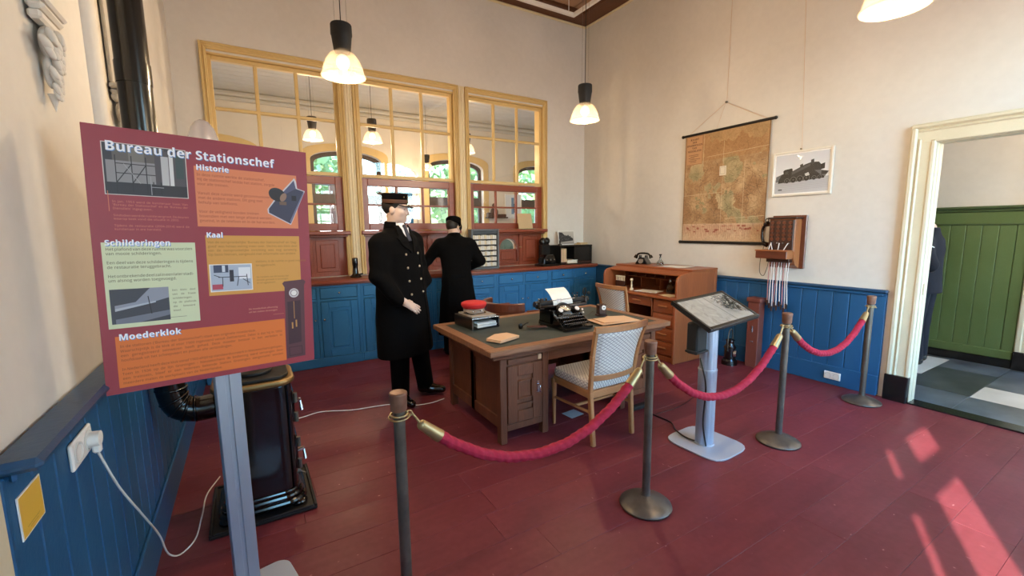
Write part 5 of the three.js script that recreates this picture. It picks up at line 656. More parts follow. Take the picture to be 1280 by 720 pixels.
// ---------------------------------------------------------------- lantern and brown post by the right wall
{
  const t = thing('railway_lantern', 'black railway hand lantern on the floor behind the information kiosk', 'lantern', [4.9, 0, -3.02], 0.3);
  part('base', [cyl(0.085, 0.09, 0.05, [0, 0.025, 0]), cyl(0.07, 0.08, 0.02, [0, 0.06, 0])], M.gloss, t); part('body', [cyl(0.065, 0.065, 0.14, [0, 0.14, 0], null, 6), cyl(0.07, 0.07, 0.012, [0, 0.21, 0])], M.gloss, t); part('lens', [cyl(0.045, 0.05, 0.03, [0, 0.14, 0.065], [Math.PI / 2, 0, 0])], M.chrome, t); part('chimney', [lathe([[0.068, 0.216], [0.045, 0.25], [0.045, 0.29], [0.055, 0.295], [0.04, 0.31], [0.001, 0.32]], 28)], M.gloss, t); part('handle', [tube([[-0.09, 0.18, 0], [-0.1, 0.32, 0], [-0.05, 0.42, 0], [0.05, 0.42, 0], [0.1, 0.32, 0], [0.09, 0.18, 0]], 0.006, 40)], M.postMetal, t);
  const p = thing('wooden_post', 'square red-brown wooden post with cap standing at the right wall', 'post', [5.05, 0, -2.81]); part('shaft', bb(-0.055, 0.055, 0, 0.78, -0.075, 0.06, 0.005), M.brownBox, p, 'y'); part('cap', bb(-0.07, 0.068, 0.78, 0.83, -0.09, 0.075, 0.006), M.brownBox, p); part('latch', [bb(-0.065, -0.054, 0.42, 0.5, -0.02, 0.0, 0.003), bb(-0.062, -0.054, 0.3, 0.32, -0.03, 0.01, 0.003)], M.chrome, p);
}
// ---------------------------------------------------------------- rope barrier
const SX = [0.468, 1.925, 3.395, 4.85], SZ = -1.66;
{
  const t = thing('barrier_post', 'bronze barrier post at front left, nearest the information board', 'barrier post', [SX[0], 0, SZ]);
  part('base', lathe([[0.001, 0.004], [0.148, 0], [0.152, 0.008], [0.15, 0.016], [0.12, 0.034], [0.07, 0.052], [0.036, 0.062], [0.028, 0.07], [0.001, 0.07]], 56), M.postMetal, t);
  part('shaft', [cyl(0.0235, 0.0235, 0.89, [0, 0.5, 0], null, 32), cyl(0.027, 0.028, 0.012, [0, 0.07, 0])], M.postMetal, t, 'y');
  part('cap', lathe([[0.001, 1.015], [0.03, 1.014], [0.035, 1.01], [0.036, 1.004], [0.034, 0.985], [0.0325, 0.94], [0.028, 0.935], [0.001, 0.935]], 40), M.postCap, t);
  part('collar_ring', [tor(0.034, 0.0045, [0, 0.92, 0], [Math.PI / 2, 0, 0]), tor(0.04, 0.004, [0, 0.911, 0], [Math.PI / 2 + 0.08, 0.06, 0])], M.brass, t);
  ['bronze barrier post in front of the upholstered chair, second from left', 'bronze barrier post between the information kiosk and the far right post', 'bronze barrier post at far right near the doorway'].forEach((l, i) => copyOf(t, l, [SX[i + 1], 0, SZ], 0.7 * i));
  const sag = [0.34, 0.36, 0.3], lab = ['long crimson velvet rope hanging in front of the writing desk', 'crimson velvet rope hanging in front of the information kiosk', 'crimson velvet rope between the two rightmost barrier posts'];
  for (let i = 0; i < 3; i++) {
    const a = SX[i] + 0.045, b = SX[i + 1] - 0.045, r = thing('velvet_rope', lab[i], 'rope', [0, 0, SZ]);
    const f = (u) => [a + (b - a) * u, 0.9 - sag[i] * (1 - Math.pow(Math.abs(2 * u - 1), 2.1)), 0.01 * Math.sin(u * 3)];
    const u0 = 0.085, pts = []; for (let k = 0; k <= 16; k++) pts.push(f(u0 + (1 - 2 * u0) * k / 16));
    const g = tube(pts, 0.025, 150, 16); { const p = g.attributes.position, n = g.attributes.normal; for (let k = 0; k < p.count; k++) { const ring = Math.floor(k / 17), s = (k % 17) / 16 * Math.PI * 2, d = 0.0016 * Math.sin(ring * 1.15 + 2 * s) + 0.0012 * Math.sin(ring * 0.31 + s); p.setXYZ(k, p.getX(k) + n.getX(k) * d, p.getY(k) + n.getY(k) * d, p.getZ(k) + n.getZ(k) * d); } g.computeVertexNormals(); }
    part('rope', g, M.velvet, r);
    for (const e of [0, 1]) { const q = (u) => f(e ? 1 - u : u), A = q(0.036), B = q(0.09), m = q(0.032), hook = q(0.0); const fr = part('ferrule', [rod(A, B, 0.022, 0.028, 24), sph(0.0215, A, null, 20), sph(0.0285, B, null, 20).scale(1, 1, 1)].slice(0, 2), M.brass, r); part('hook', [rod(m, [hook[0] + (e ? -0.006 : 0.006), 0.915, 0], 0.006, 0.005), tor(0.012, 0.0035, [hook[0] + (e ? 0.004 : -0.004), 0.914, 0], [0, 0, 0.4])], M.brass, fr); }
  }
}
// ---------------------------------------------------------------- information kiosk
{
  const t = thing('information_kiosk', 'tilted flat screen kiosk on a silver column behind the velvet rope', 'kiosk', [2.9, 0, -1.94], 0.04);
  part('base_plate', ext((() => { const o = []; for (let i = 0; i < 48; i++) { const a = i / 48 * Math.PI * 2, c = Math.cos(a), s = Math.sin(a), k = 1 / Math.pow(Math.pow(Math.abs(c), 4.5) + Math.pow(Math.abs(s), 4.5), 1 / 4.5); o.push([0.215 * c * k, 0.235 * s * k]); } return o; })(), 0.014, 0.004, [0, 0, 0], [-Math.PI / 2, 0, 0]), M.aluPlate, t);
  const fl = (r) => { const o = []; for (let i = 0; i < 64; i++) { const a = i / 64 * Math.PI * 2, k = 1 - 0.05 * Math.pow(Math.abs(Math.sin(a * 4)), 8); o.push([r * k * Math.cos(a), r * k * Math.sin(a)]); } return o; };
  part('column', [ext(fl(0.066), 0.58, 0, [-0.02, 0.012, 0], [-Math.PI / 2, 0, 0]), ext(fl(0.061), 0.37, 0, [-0.02, 0.6, 0], [-Math.PI / 2, 0, 0])], M.alu, t, 'y'); part('column_ring', [tf(cyl(0.068, 0.068, 0.012, [0, 0.598, 0]), [-0.02, 0, 0]), tf(cyl(0.072, 0.074, 0.012, [0, 0.018, 0]), [-0.02, 0, 0])], M.aluPlate, t);
  const s = part('screen_housing', [bb(-0.34, 0.34, -0.024, 0.004, -0.172, 0.172, 0.008), bb(-0.22, 0.22, -0.06, -0.02, -0.12, 0.12, 0.01)], M.blackMatt, t); s.position.set(0.02, 1.05, 0.02); s.rotation.set(0.48, 0.045, 0);
  const st = canvasTex(800, 420, (x, W, H) => { x.fillStyle = '#86847c'; x.fillRect(0, 0, W, H); for (let i = 0; i < 160; i++) { const v = 112 + rnd(0, 36); x.fillStyle = `rgba(${v},${v - 2},${v - 8},.5)`; x.beginPath(); x.ellipse(rnd(0, W), rnd(0, H), rnd(10, 70), rnd(6, 30), rnd(0, 3), 0, 7); x.fill(); } x.strokeStyle = 'rgba(96,94,90,.7)'; x.lineWidth = 16; x.beginPath(); x.moveTo(420, 0); x.lineTo(480, H); x.stroke(); x.lineWidth = 5; x.beginPath(); x.moveTo(110, 0); x.lineTo(190, H); x.stroke(); for (let i = 0; i < 170; i++) { const v = rnd(24, 70), a = Math.pow(rnd(), 0.6); x.fillStyle = `rgba(${v},${v},${v - 4},.55)`; x.beginPath(); x.ellipse(560 + a * 240 - rnd(0, 60), 20 + rnd(0, 1) * 360 * (0.5 + a * 0.4), rnd(6, 30), rnd(4, 18), rnd(0, 3), 0, 7); x.fill(); }  });
  const sc = part('screen', printed(0.62, 0.292), mat({ map: st, roughness: 0.08, clearcoat: 1, clearcoatRoughness: 0.03, emissive: 0xffffff, emissiveMap: st, emissiveIntensity: 0.12 }), s); sc.rotation.x = -Math.PI / 2; sc.position.y = 0.0052; part('bezel', frameRect(-0.34, 0.34, -0.172, 0.172, 0.028, 0, 0.01, 0.003).map((g) => tf(g, [0, 0, 0], [-Math.PI / 2, 0, 0])), M.black, s);
  part('computer_box', [bb(-0.215, -0.09, 0.74, 0.97, -0.06, 0.03, 0.01), bb(-0.24, -0.1, 0.755, 0.77, -0.05, 0.05, 0.003)], M.blackMatt, t); part('knob', [cyl(0.02, 0.02, 0.03, [0.22, 0.98, 0.05], [Math.PI / 2, 0, 0])], M.black, t);
  part('cable', tube([[-0.12, 0.7, 0], [-0.1, 0.5, 0.04], [-0.11, 0.2, 0.04], [-0.09, 0.03, 0.06]], 0.006, 40, 8), M.black, t);
  one('black_cable', tube([[3.0, 0.012, -2.64], [2.97, 0.006, -2.5], [2.97, 0.006, -2.32], [2.86, 0.02, -2.18], [2.82, 0.022, -2.05], [2.84, 0.022, -1.95]], 0.006, 60, 8), M.black, 'black cable on the floor between the desk and the kiosk base', 'cable');
  one('power_strip', [bb(2.88, 3.1, 0, 0.035, -2.71, -2.65, 0.006)], M.blackMatt, 'black power strip on the floor under the right end of the desk', 'power strip');
  one('thin_cable', tube([[3.0, 0.004, -2.5], [3.3, 0.004, -2.5], [3.7, 0.004, -2.6], [4.1, 0.004, -2.75], [4.6, 0.004, -3.0], [4.95, 0.004, -3.3]], 0.003, 60, 6), M.black, 'thin black cable on the floor from the kiosk towards the roll-top desk', 'cable');
}
// ---------------------------------------------------------------- red information board
{
  const t = thing('information_board', 'large dark red information board headed Bureau der Stationschef on a silver stand', 'information board', [-0.105, 0, -2.055], 0.218); const w = 0.7, h = 0.923;
  const bt = canvasTex(1100, 1450, (x, W, H) => {
    const U = (a) => a * W, Q = (a) => a * H, bg = '#923442'; x.fillStyle = bg; x.fillRect(0, 0, W, H);
    const box = (c, a, b, c2, d) => { x.fillStyle = c; x.fillRect(U(a), Q(b), U(c2 - a), Q(d - b)); };
    const head = (s, a, b, px) => { x.font = `bold ${px}px sans-serif`; x.fillStyle = '#5b86c4'; x.fillText(s, U(a) + 3, Q(b) + 4); x.fillStyle = '#eef2fb'; x.fillText(s, U(a), Q(b)); };
    const para = (rows, a, b, c2, lh, px, col, just = true) => { x.fillStyle = col; x.font = `${px}px sans-serif`; rows.forEach((r, i) => { const last = r.endsWith('|'), s = r.replace('|', ''), ws = s.split(' '), tw = x.measureText(s).width, y = Q(b) + i * lh; if (!just || last || ws.length < 2) { x.fillText(s, U(a), y); return; } const gap = Math.min(26, (U(c2 - a) - ws.reduce((q, k) => q + x.measureText(k).width, 0)) / (ws.length - 1)); let px0 = U(a); for (const k of ws) { x.fillText(k, px0, y); px0 += x.measureText(k).width + gap; } }); };
    // old photograph of the room with scaffolding
    x.fillStyle = '#cfc9c4'; x.fillRect(U(0.063), Q(0.056), U(0.328), Q(0.19)); x.fillStyle = '#34333c'; x.fillRect(U(0.067), Q(0.059), U(0.32), Q(0.184));
    box('#5d5958', 0.1, 0.062, 0.3, 0.14); box('#74706d', 0.16, 0.07, 0.22, 0.12); box('#8b8a8f', 0.075, 0.12, 0.26, 0.2); box('#4c4950', 0.26, 0.07, 0.385, 0.2); box('#b9bac0', 0.285, 0.09, 0.315, 0.2); box('#d6d8dc', 0.318, 0.085, 0.335, 0.2); box('#3a4a4c', 0.345, 0.08, 0.378, 0.17); box('#2b2a33', 0.067, 0.2, 0.387, 0.243); x.strokeStyle = '#23232b'; x.lineWidth = 4; for (const [a, b, c, d] of [[0.11, 0.1, 0.11, 0.24], [0.17, 0.1, 0.17, 0.235], [0.225, 0.1, 0.225, 0.235], [0.11, 0.13, 0.26, 0.13], [0.11, 0.165, 0.26, 0.165], [0.11, 0.2, 0.26, 0.2], [0.11, 0.2, 0.17, 0.13], [0.17, 0.2, 0.225, 0.13], [0.25, 0.19, 0.25, 0.24], [0.28, 0.19, 0.28, 0.24]]) { x.beginPath(); x.moveTo(U(a), Q(b)); x.lineTo(U(c), Q(d)); x.stroke(); } x.strokeStyle = '#a4a3aa'; x.lineWidth = 3; for (const [a, b, c, d] of [[0.24, 0.17, 0.24, 0.24], [0.24, 0.21, 0.29, 0.21], [0.14, 0.13, 0.2, 0.2]]) { x.beginPath(); x.moveTo(U(a), Q(b)); x.lineTo(U(c), Q(d)); x.stroke(); }
    x.fillStyle = '#cf7656'; x.fillRect(U(0.072), Q(0.232), 3, Q(0.075));
    para(['In jan. 1953 werd de kunstenaar Isaac Van', "'Bureau der Stationschef' en de 'Bureau der", "Dienstleis' ingegraven.|", '', 'Sindsdien werd de ruimte vergroot. De deuren', 'waarop keek vond die situatie in 2003.|', '', 'Tijdens de restauratie (2004-2014) werd de', 'kunstenaar in ere hersteld.|'], 0.086, 0.274, 0.385, 18.5, 16.5, '#cf7c62');
    box('#d8825a', 0.422, 0.112, 0.937, 0.356); box('#cf9648', 0.452, 0.392, 0.938, 0.647); box('#cdd6b4', 0.031, 0.422, 0.404, 0.747);
    x.fillStyle = '#d8712f'; x.fillRect(U(0.05), Q(0.778), U(0.782), Q(0.2));
    para(['In deze ruimte werkte de stationschef.|', 'Hij de stationschef leidde het station, zorgde|', 'voor alle treinen.|', '', 'Vanuit deze ruimte werd gecommuniceerd|', 'met de andere stations. Dit ging met|', 'behulp van telefoons.|', '', 'Voor de veiligheid konden treinen|', 'bovendien met een lange afstand werden|', 'geseind, in de telefoon en in de hal worden.|'], 0.432, 0.15, 0.76, 27, 21, '#a04a2c', false);
    // drawing of an old desk instrument
    const P = (c, ...p) => { x.fillStyle = c; x.beginPath(); p.forEach(([a, b], i) => (i ? x.lineTo(U(a), Q(b)) : x.moveTo(U(a), Q(b)))); x.fill(); }; P('#c8c4cc', [0.925, 0.124], [0.935, 0.14], [0.94, 0.17], [0.985, 0.18], [0.895, 0.34], [0.77, 0.29], [0.768, 0.272], [0.81, 0.225]); P('#3a3b52', [0.922, 0.135], [0.932, 0.172], [0.978, 0.183], [0.892, 0.334], [0.776, 0.287], [0.776, 0.27], [0.815, 0.23]); P('#4e5170', [0.922, 0.135], [0.932, 0.172], [0.87, 0.2], [0.85, 0.2]); P('#6e7290', [0.975, 0.183], [0.978, 0.19], [0.895, 0.334], [0.89, 0.322]); x.fillStyle = '#24242c'; x.beginPath(); x.ellipse(U(0.825), Q(0.205), 52, 42, 0.4, 0, 7); x.fill(); x.fillStyle = '#8c6f60'; x.beginPath(); x.ellipse(U(0.858), Q(0.215), 18, 30, 0.5, 0, 7); x.fill(); x.fillStyle = '#6b5548'; x.fillRect(U(0.835), Q(0.235), 44, 22); x.fillStyle = '#20202a'; x.fillRect(U(0.905), Q(0.205), 30, 34);
    para(["Van de oorspronkelijke 'Bureau der Stationschef' en 'Dag-", "goed' was helaas weinig meer over. Slechts een klein deel", 'van de oorspronkelijke inrichting was nog aanwezig.', 'Op basis hiervan, aangevuld met informatie van andere|'], 0.46, 0.425, 0.925, 25, 20, '#9a6a28');
    para(['stations, is de ruimte zo goed mogelijk|', 'teruggebracht.|'], 0.69, 0.51, 0.925, 25, 18, '#9a6a28', false); para(['De meubels van dit bureau zijn|', 'destijds gemaakt in Groningen|', 'en teruggeplaatst.|'], 0.69, 0.58, 0.925, 19, 14, '#9a6a28', false);
    x.fillStyle = '#e6e2de'; x.fillRect(U(0.46), Q(0.514), U(0.209), Q(0.118)); box('#a9b4c8', 0.465, 0.518, 0.664, 0.628); box('#38435e', 0.48, 0.518, 0.55, 0.55); box('#c9d2e0', 0.52, 0.52, 0.535, 0.548); box('#e0e4ec', 0.6, 0.53, 0.66, 0.58); box('#b0485c', 0.47, 0.6, 0.52, 0.622); box('#2a2c3a', 0.555, 0.54, 0.575, 0.59); x.strokeStyle = '#2c2f40'; x.lineWidth = 4; for (const [a, b, c, d] of [[0.5, 0.57, 0.64, 0.57], [0.52, 0.57, 0.52, 0.61], [0.6, 0.57, 0.59, 0.61], [0.64, 0.56, 0.645, 0.61], [0.62, 0.58, 0.655, 0.6], [0.48, 0.56, 0.51, 0.57]]) { x.beginPath(); x.moveTo(U(a), Q(b)); x.lineTo(U(c), Q(d)); x.stroke(); }
    para(['Het plafond van deze ruimte was voorzien', 'van mooie schilderingen.|', '', 'Een deel van deze schilderingen is tijdens', 'de restauratie teruggebracht.|', '', 'Het ontbrekende deel zal in een later stadi-', 'um alsnog worden toegevoegd.|'], 0.045, 0.452, 0.39, 24.5, 21, '#5a6048');
    box('#3c3f4a', 0.045, 0.598, 0.275, 0.73); P('#8d93a4', [0.2, 0.598], [0.275, 0.598], [0.275, 0.64], [0.16, 0.665], [0.06, 0.672], [0.06, 0.66], [0.14, 0.65]); P('#aeb4c2', [0.06, 0.672], [0.22, 0.65], [0.22, 0.656], [0.06, 0.682]); P('#6f7484', [0.06, 0.712], [0.275, 0.69], [0.275, 0.71], [0.15, 0.73], [0.06, 0.73]); x.strokeStyle = '#23252e'; x.lineWidth = 4; x.beginPath(); x.moveTo(U(0.19), Q(0.63)); x.lineTo(U(0.2), Q(0.7)); x.stroke(); x.lineWidth = 2; x.strokeStyle = '#6a6f60'; x.beginPath(); x.moveTo(U(0.275), Q(0.722)); x.lineTo(U(0.345), Q(0.722)); x.stroke();
    para(['Een klein deel', 'van de fraaie', 'schilderingen', 'op de plafonds', 'die bewaard', 'bleef.|'], 0.29, 0.616, 0.392, 24, 15, '#6a7056');
    para(['De moederklok afkomstig|', 'uit het station Groningen|'], 0.64, 0.722, 0.81, 20, 15, '#d9a080', false); x.fillStyle = '#cf8a60'; x.fillRect(U(0.77), Q(0.752), U(0.06), 2);
    para(["In de stationen ('Bureau der Stationschef') staat een originele moederklok.|", 'Waarschijnlijk is de klok al voor 1900 ingevoerd vanuit Zwitserland. Zeker is dat hij in 1892', 'een geregistreerd seinwezen heeft gehad. Deze moeder bestaat in het verleden in', 'hoofdzaak uit het scheepvaart en posten alle verbindingen.|', '', 'In Nederland heeft deze klok vanaf 1905 altijd op standaarduurwerk in Nieuweschans gelopen.', 'Toen in 1936 op de lijn Groningen - Nieuweschans de bediening werd vervangen door', 'een treinsein, bleef er een iedereen bekende Station Groningen aangemerkt worden', 'meerdere malen de werkplaats van de Nederlandse.|'], 0.065, 0.822, 0.815, 26, 20, '#8a3c18');
    // long-case clock
    P('#57333c', [0.828, 0.612], [0.84, 0.603], [0.95, 0.598], [0.965, 0.608], [0.955, 0.626], [0.945, 0.97], [0.835, 0.972], [0.84, 0.63]); P('#3e2530', [0.852, 0.7], [0.93, 0.697], [0.926, 0.9], [0.85, 0.905]); x.fillStyle = '#c9c2c4'; x.beginPath(); x.arc(U(0.893), Q(0.66), 32, 0, 7); x.fill(); x.fillStyle = '#7d6a70'; x.beginPath(); x.arc(U(0.893), Q(0.66), 22, 0, 7); x.fill(); x.fillStyle = '#eae6e4'; x.beginPath(); x.arc(U(0.893), Q(0.66), 18, 0, 7); x.fill(); x.fillStyle = '#b98a4e'; x.fillRect(U(0.872), Q(0.8), 10, 44); x.fillRect(U(0.895), Q(0.79), 10, 50); x.fillRect(U(0.888), Q(0.7), 4, 120); x.strokeStyle = '#2d1a22'; x.lineWidth = 3; x.strokeRect(U(0.852), Q(0.92), U(0.075), Q(0.04));
    head('Bureau der Stationschef', 0.074, 0.086, 70); head('Historie', 0.43, 0.127, 44); head('Kaal', 0.456, 0.401, 42); head('Schilderingen', 0.043, 0.434, 43); head('Moederklok', 0.062, 0.793, 48);
  });
  const p = part('panel', bb(-w / 2, w / 2, -h / 2, h / 2, -0.012, 0, 0.0015), M.brownBox, t); p.position.set(0, 1.539, 0); p.rotation.set(0.0, 0, -0.029);
  part('printed_face', printed(w - 0.001, h - 0.001), mat({ map: bt, roughness: 0.45 }), p).position.z = 0.0012;
  const post = (() => { const g = [bb(-0.045, 0.045, 0.012, 1.5, -0.075, -0.018, 0.006), bb(-0.045, -0.012, 0.012, 1.3, -0.02, -0.014, 0.002), bb(0.002, 0.045, 0.012, 1.3, -0.02, -0.012, 0.002)]; return g; })();
  part('post', post, M.alu, t, 'y'); part('base_plate', ext(rrect(0.42, 0.4, 0.06), 0.014, 0.004, [0, 0, -0.03], [-Math.PI / 2, 0, 0]), M.aluPlate, t); part('clamp', [bb(-0.06, 0.06, 1.36, 1.42, -0.02, -0.012, 0.003), bb(-0.06, 0.06, 1.62, 1.68, -0.02, -0.012, 0.003), bb(-0.04, 0.04, 1.3, 1.7, -0.03, -0.014, 0.003)], M.alu, t);
}

// ---------------------------------------------------------------- figures: distance fields meshed with surface nets
const smin = (a, b, k) => { const h = Math.max(k - Math.abs(a - b), 0) / k; return Math.min(a, b) - h * h * k * 0.25; };
function capD(p, c) { const [ax, ay, az, bx_, by, bz, ra, rb] = c, dx = bx_ - ax, dy = by - ay, dz = bz - az, px = p[0] - ax, py = p[1] - ay, pz = p[2] - az, t = Math.max(0, Math.min(1, (px * dx + py * dy + pz * dz) / (dx * dx + dy * dy + dz * dz || 1e-9))); return Math.hypot(px - dx * t, py - dy * t, pz - dz * t) - (ra + (rb - ra) * t); }
function ellD(p, e) { const x = p[0] - e[0], y = p[1] - e[1], z = p[2] - e[2], k0 = Math.hypot(x / e[3], y / e[4], z / e[5]), k1 = Math.hypot(x / e[3] ** 2, y / e[4] ** 2, z / e[5] ** 2); return k1 < 1e-9 ? -Math.min(e[3], e[4], e[5]) : k0 * (k0 - 1) / k1; }
const blend = (list, k) => (p) => { let d = 1e3; for (const c of list) d = smin(d, c.length === 8 ? capD(p, c) : ellD(p, c), k); return d; };
function nets(f, lo, hi, h) {
  const n = [0, 1, 2].map((i) => Math.ceil((hi[i] - lo[i]) / h) + 1), F = new Float32Array(n[0] * n[1] * n[2]), id = (x, y, z) => x + n[0] * (y + n[1] * z), p = [0, 0, 0];
  const S = 5, R = S * h * 0.87 * 1.6 + 0.012; // blocks far from the surface take the value at their middle
  for (let Z = 0; Z < n[2]; Z += S) for (let Y = 0; Y < n[1]; Y += S) for (let X = 0; X < n[0]; X += S) {
    p[0] = lo[0] + (X + (S - 1) / 2) * h; p[1] = lo[1] + (Y + (S - 1) / 2) * h; p[2] = lo[2] + (Z + (S - 1) / 2) * h; const m = f(p), far = Math.abs(m) > R;
    for (let z = Z; z < Math.min(Z + S, n[2]); z++) for (let y = Y; y < Math.min(Y + S, n[1]); y++) for (let x = X; x < Math.min(X + S, n[0]); x++) { if (far) { F[id(x, y, z)] = m; continue; } p[0] = lo[0] + x * h; p[1] = lo[1] + y * h; p[2] = lo[2] + z * h; F[id(x, y, z)] = f(p); }
  }
  const vid = new Int32Array(F.length).fill(-1), P = [], I = [];
  for (let z = 0; z + 1 < n[2]; z++) for (let y = 0; y + 1 < n[1]; y++) for (let x = 0; x + 1 < n[0]; x++) {
    let c = 0, sx = 0, sy = 0, sz = 0, m = 0; for (let k = 0; k < 8; k++) if (F[id(x + (k & 1), y + ((k >> 1) & 1), z + (k >> 2))] < 0) m |= 1 << k; if (m === 0 || m === 255) continue;
    for (let a = 0; a < 3; a++) for (let k = 0; k < 8; k++) { if ((k >> a) & 1) continue; const q = k | (1 << a), va = F[id(x + (k & 1), y + ((k >> 1) & 1), z + (k >> 2))], vb = F[id(x + (q & 1), y + ((q >> 1) & 1), z + (q >> 2))]; if ((va < 0) === (vb < 0)) continue; const t = va / (va - vb), e = [k & 1, (k >> 1) & 1, k >> 2]; e[a] += t; sx += e[0]; sy += e[1]; sz += e[2]; c++; }
    vid[id(x, y, z)] = P.length / 3; P.push(lo[0] + (x + sx / c) * h, lo[1] + (y + sy / c) * h, lo[2] + (z + sz / c) * h);
  }
  for (let z = 1; z + 1 < n[2]; z++) for (let y = 1; y + 1 < n[1]; y++) for (let x = 1; x + 1 < n[0]; x++) { const a = F[id(x, y, z)] < 0; const q = (i, j, k, l, flip) => (flip ? I.push(i, k, j, i, l, k) : I.push(i, j, k, i, k, l));
    if (a !== F[id(x + 1, y, z)] < 0) q(vid[id(x, y - 1, z - 1)], vid[id(x, y, z - 1)], vid[id(x, y, z)], vid[id(x, y - 1, z)], !a);
    if (a !== F[id(x, y + 1, z)] < 0) q(vid[id(x - 1, y, z - 1)], vid[id(x - 1, y, z)], vid[id(x, y, z)], vid[id(x, y, z - 1)], !a);
    if (a !== F[id(x, y, z + 1)] < 0) q(vid[id(x - 1, y - 1, z)], vid[id(x, y - 1, z)], vid[id(x, y, z)], vid[id(x - 1, y, z)], !a); }
  const g = new THREE.BufferGeometry(); g.setAttribute('position', new THREE.Float32BufferAttribute(P, 3)); g.setIndex(I); g.computeVertexNormals(); return g;
}
const sub3 = (a, b) => a.map((q, i) => q - b[i]), add3 = (a, b, s = 1) => a.map((q, i) => q + b[i] * s), nrm = (a) => { const l = Math.hypot(...a); return a.map((q) => q / l); }, crs = (a, b) => [a[1] * b[2] - a[2] * b[1], a[2] * b[0] - a[0] * b[2], a[0] * b[1] - a[1] * b[0]];
// a head with brow, nose, lips, chin and ears, looking along +z; origin between the ears
function headGeo() {
  const base = blend([[0, 0.035, -0.018, 0.074, 0.088, 0.094], [0, -0.02, 0.018, 0.063, 0.09, 0.074], [0, -0.088, 0.05, 0.032, 0.026, 0.032], [-0.03, -0.07, 0.02, 0.03, 0.04, 0.045], [0.03, -0.07, 0.02, 0.03, 0.04, 0.045], [-0.042, -0.022, 0.058, 0.022, 0.02, 0.022], [0.042, -0.022, 0.058, 0.022, 0.02, 0.022], [-0.035, 0.026, 0.074, 0.035, 0.026, 0.074, 0.013, 0.013]], 0.035);
  const fine = blend([[0, 0.012, 0.086, 0, -0.03, 0.106, 0.008, 0.012], [-0.009, -0.034, 0.094, 0.009, -0.034, 0.094, 0.009, 0.009]], 0.012), lips = blend([[-0.017, -0.06, 0.081, 0.017, -0.06, 0.081, 0.006, 0.006], [-0.014, -0.0705, 0.08, 0.014, -0.0705, 0.08, 0.007, 0.007]], 0.004);
  const ears = blend([[-0.076, -0.005, -0.012, 0.01, 0.032, 0.02], [0.076, -0.005, -0.012, 0.01, 0.032, 0.02]], 0.01), eyes = blend([[-0.031, 0.004, 0.071, 0.0115, 0.0095, 0.0115], [0.031, 0.004, 0.071, 0.0115, 0.0095, 0.0115]], 0.004), neck = blend([[0, -0.05, -0.02, 0, -0.24, -0.035, 0.05, 0.06]], 0.02);
  return nets((p) => { let d = base(p); for (const s of [-1, 1]) { const so = ellD(p, [s * 0.031, 0.006, 0.092, 0.019, 0.012, 0.018]); d = -smin(-d, so, 0.012); } d = smin(d, fine(p), 0.014); d = smin(d, lips(p), 0.006); d = Math.min(d, eyes(p)); d = smin(d, ears(p), 0.012); return smin(d, neck(p), 0.035); }, [-0.11, -0.26, -0.13], [0.11, 0.14, 0.13], 0.0042);
}
// a hand of palm, thumb and four bent fingers; wrist w, pointing along dir, palm facing nm, side: thumb towards +1/-1 of dir x nm
function handPrims(w, dir, nm, side, curl) {
  const u = nrm(dir), n = nrm(sub3(nm, u.map((q) => q * (u[0] * nm[0] + u[1] * nm[1] + u[2] * nm[2])))), v = crs(u, n).map((q) => q * side), at = (a, b, c) => add3(add3(add3(w, u, a), v, b), n, c), o = [[], []];
  for (let i = 0; i < 4; i++) { const b = 0.027 - i * 0.0185, k = at(0.092 - Math.abs(i - 1) * 0.004, b, 0); o[0].push([...at(0.005, b * 0.6, 0), ...k, 0.014, 0.0115]); const L = [0.074, 0.083, 0.077, 0.06][i]; let p = k, ang = curl * (0.7 + 0.12 * i); const rr = [0.0098, 0.0098, 0.0092, 0.0082][i], ch = []; for (let s = 0; s < 3; s++) { const l = L * [0.45, 0.31, 0.24][s], q = add3(add3(add3(p, u, l * Math.cos(ang)), n, l * Math.sin(ang)), v, l * b * 5); ch.push([...p, ...q, rr * (1 - s * 0.08), rr * (0.93 - s * 0.09)]); p = q; ang += curl * 0.9; } o[1].push(ch); }
  const t0 = at(0.02, 0.026, 0.006), t1 = at(0.05, 0.047, 0.016), t2 = at(0.078, 0.053, 0.022), t3 = at(0.1, 0.05, 0.028); o[1].push([[...t0, ...t1, 0.014, 0.0115], [...t1, ...t2, 0.0115, 0.0105], [...t2, ...t3, 0.0105, 0.009]]);
  return o;
}
function handGeo(w, elbow, dir, nm, side, curl) { const [palm, fs] = handPrims(w, dir, nm, side, curl), e = nrm(sub3(elbow, w)), fp = blend([...palm, [...add3(w, e, 0.1), ...w, 0.03, 0.023]], 0.02), ff = fs.map((c) => blend(c, 0.008)); const lo = [0, 1, 2].map((i) => w[i] - 0.24), hi = [0, 1, 2].map((i) => w[i] + 0.24); return nets((p) => { const d = fp(p); let q = 1e3; for (const f of ff) q = Math.min(q, f(p)); return smin(d, q, 0.006); }, lo, hi, 0.0038); }
const profile = (rows) => (y) => { let i = 0; while (i < rows.length - 2 && y > rows[i + 1][0]) i++; const a = rows[i], b = rows[i + 1], t = Math.max(0, Math.min(1, (y - a[0]) / (b[0] - a[0]))), s = t * t * (3 - 2 * t); return a.map((q, k) => q + (b[k] - q) * s); };
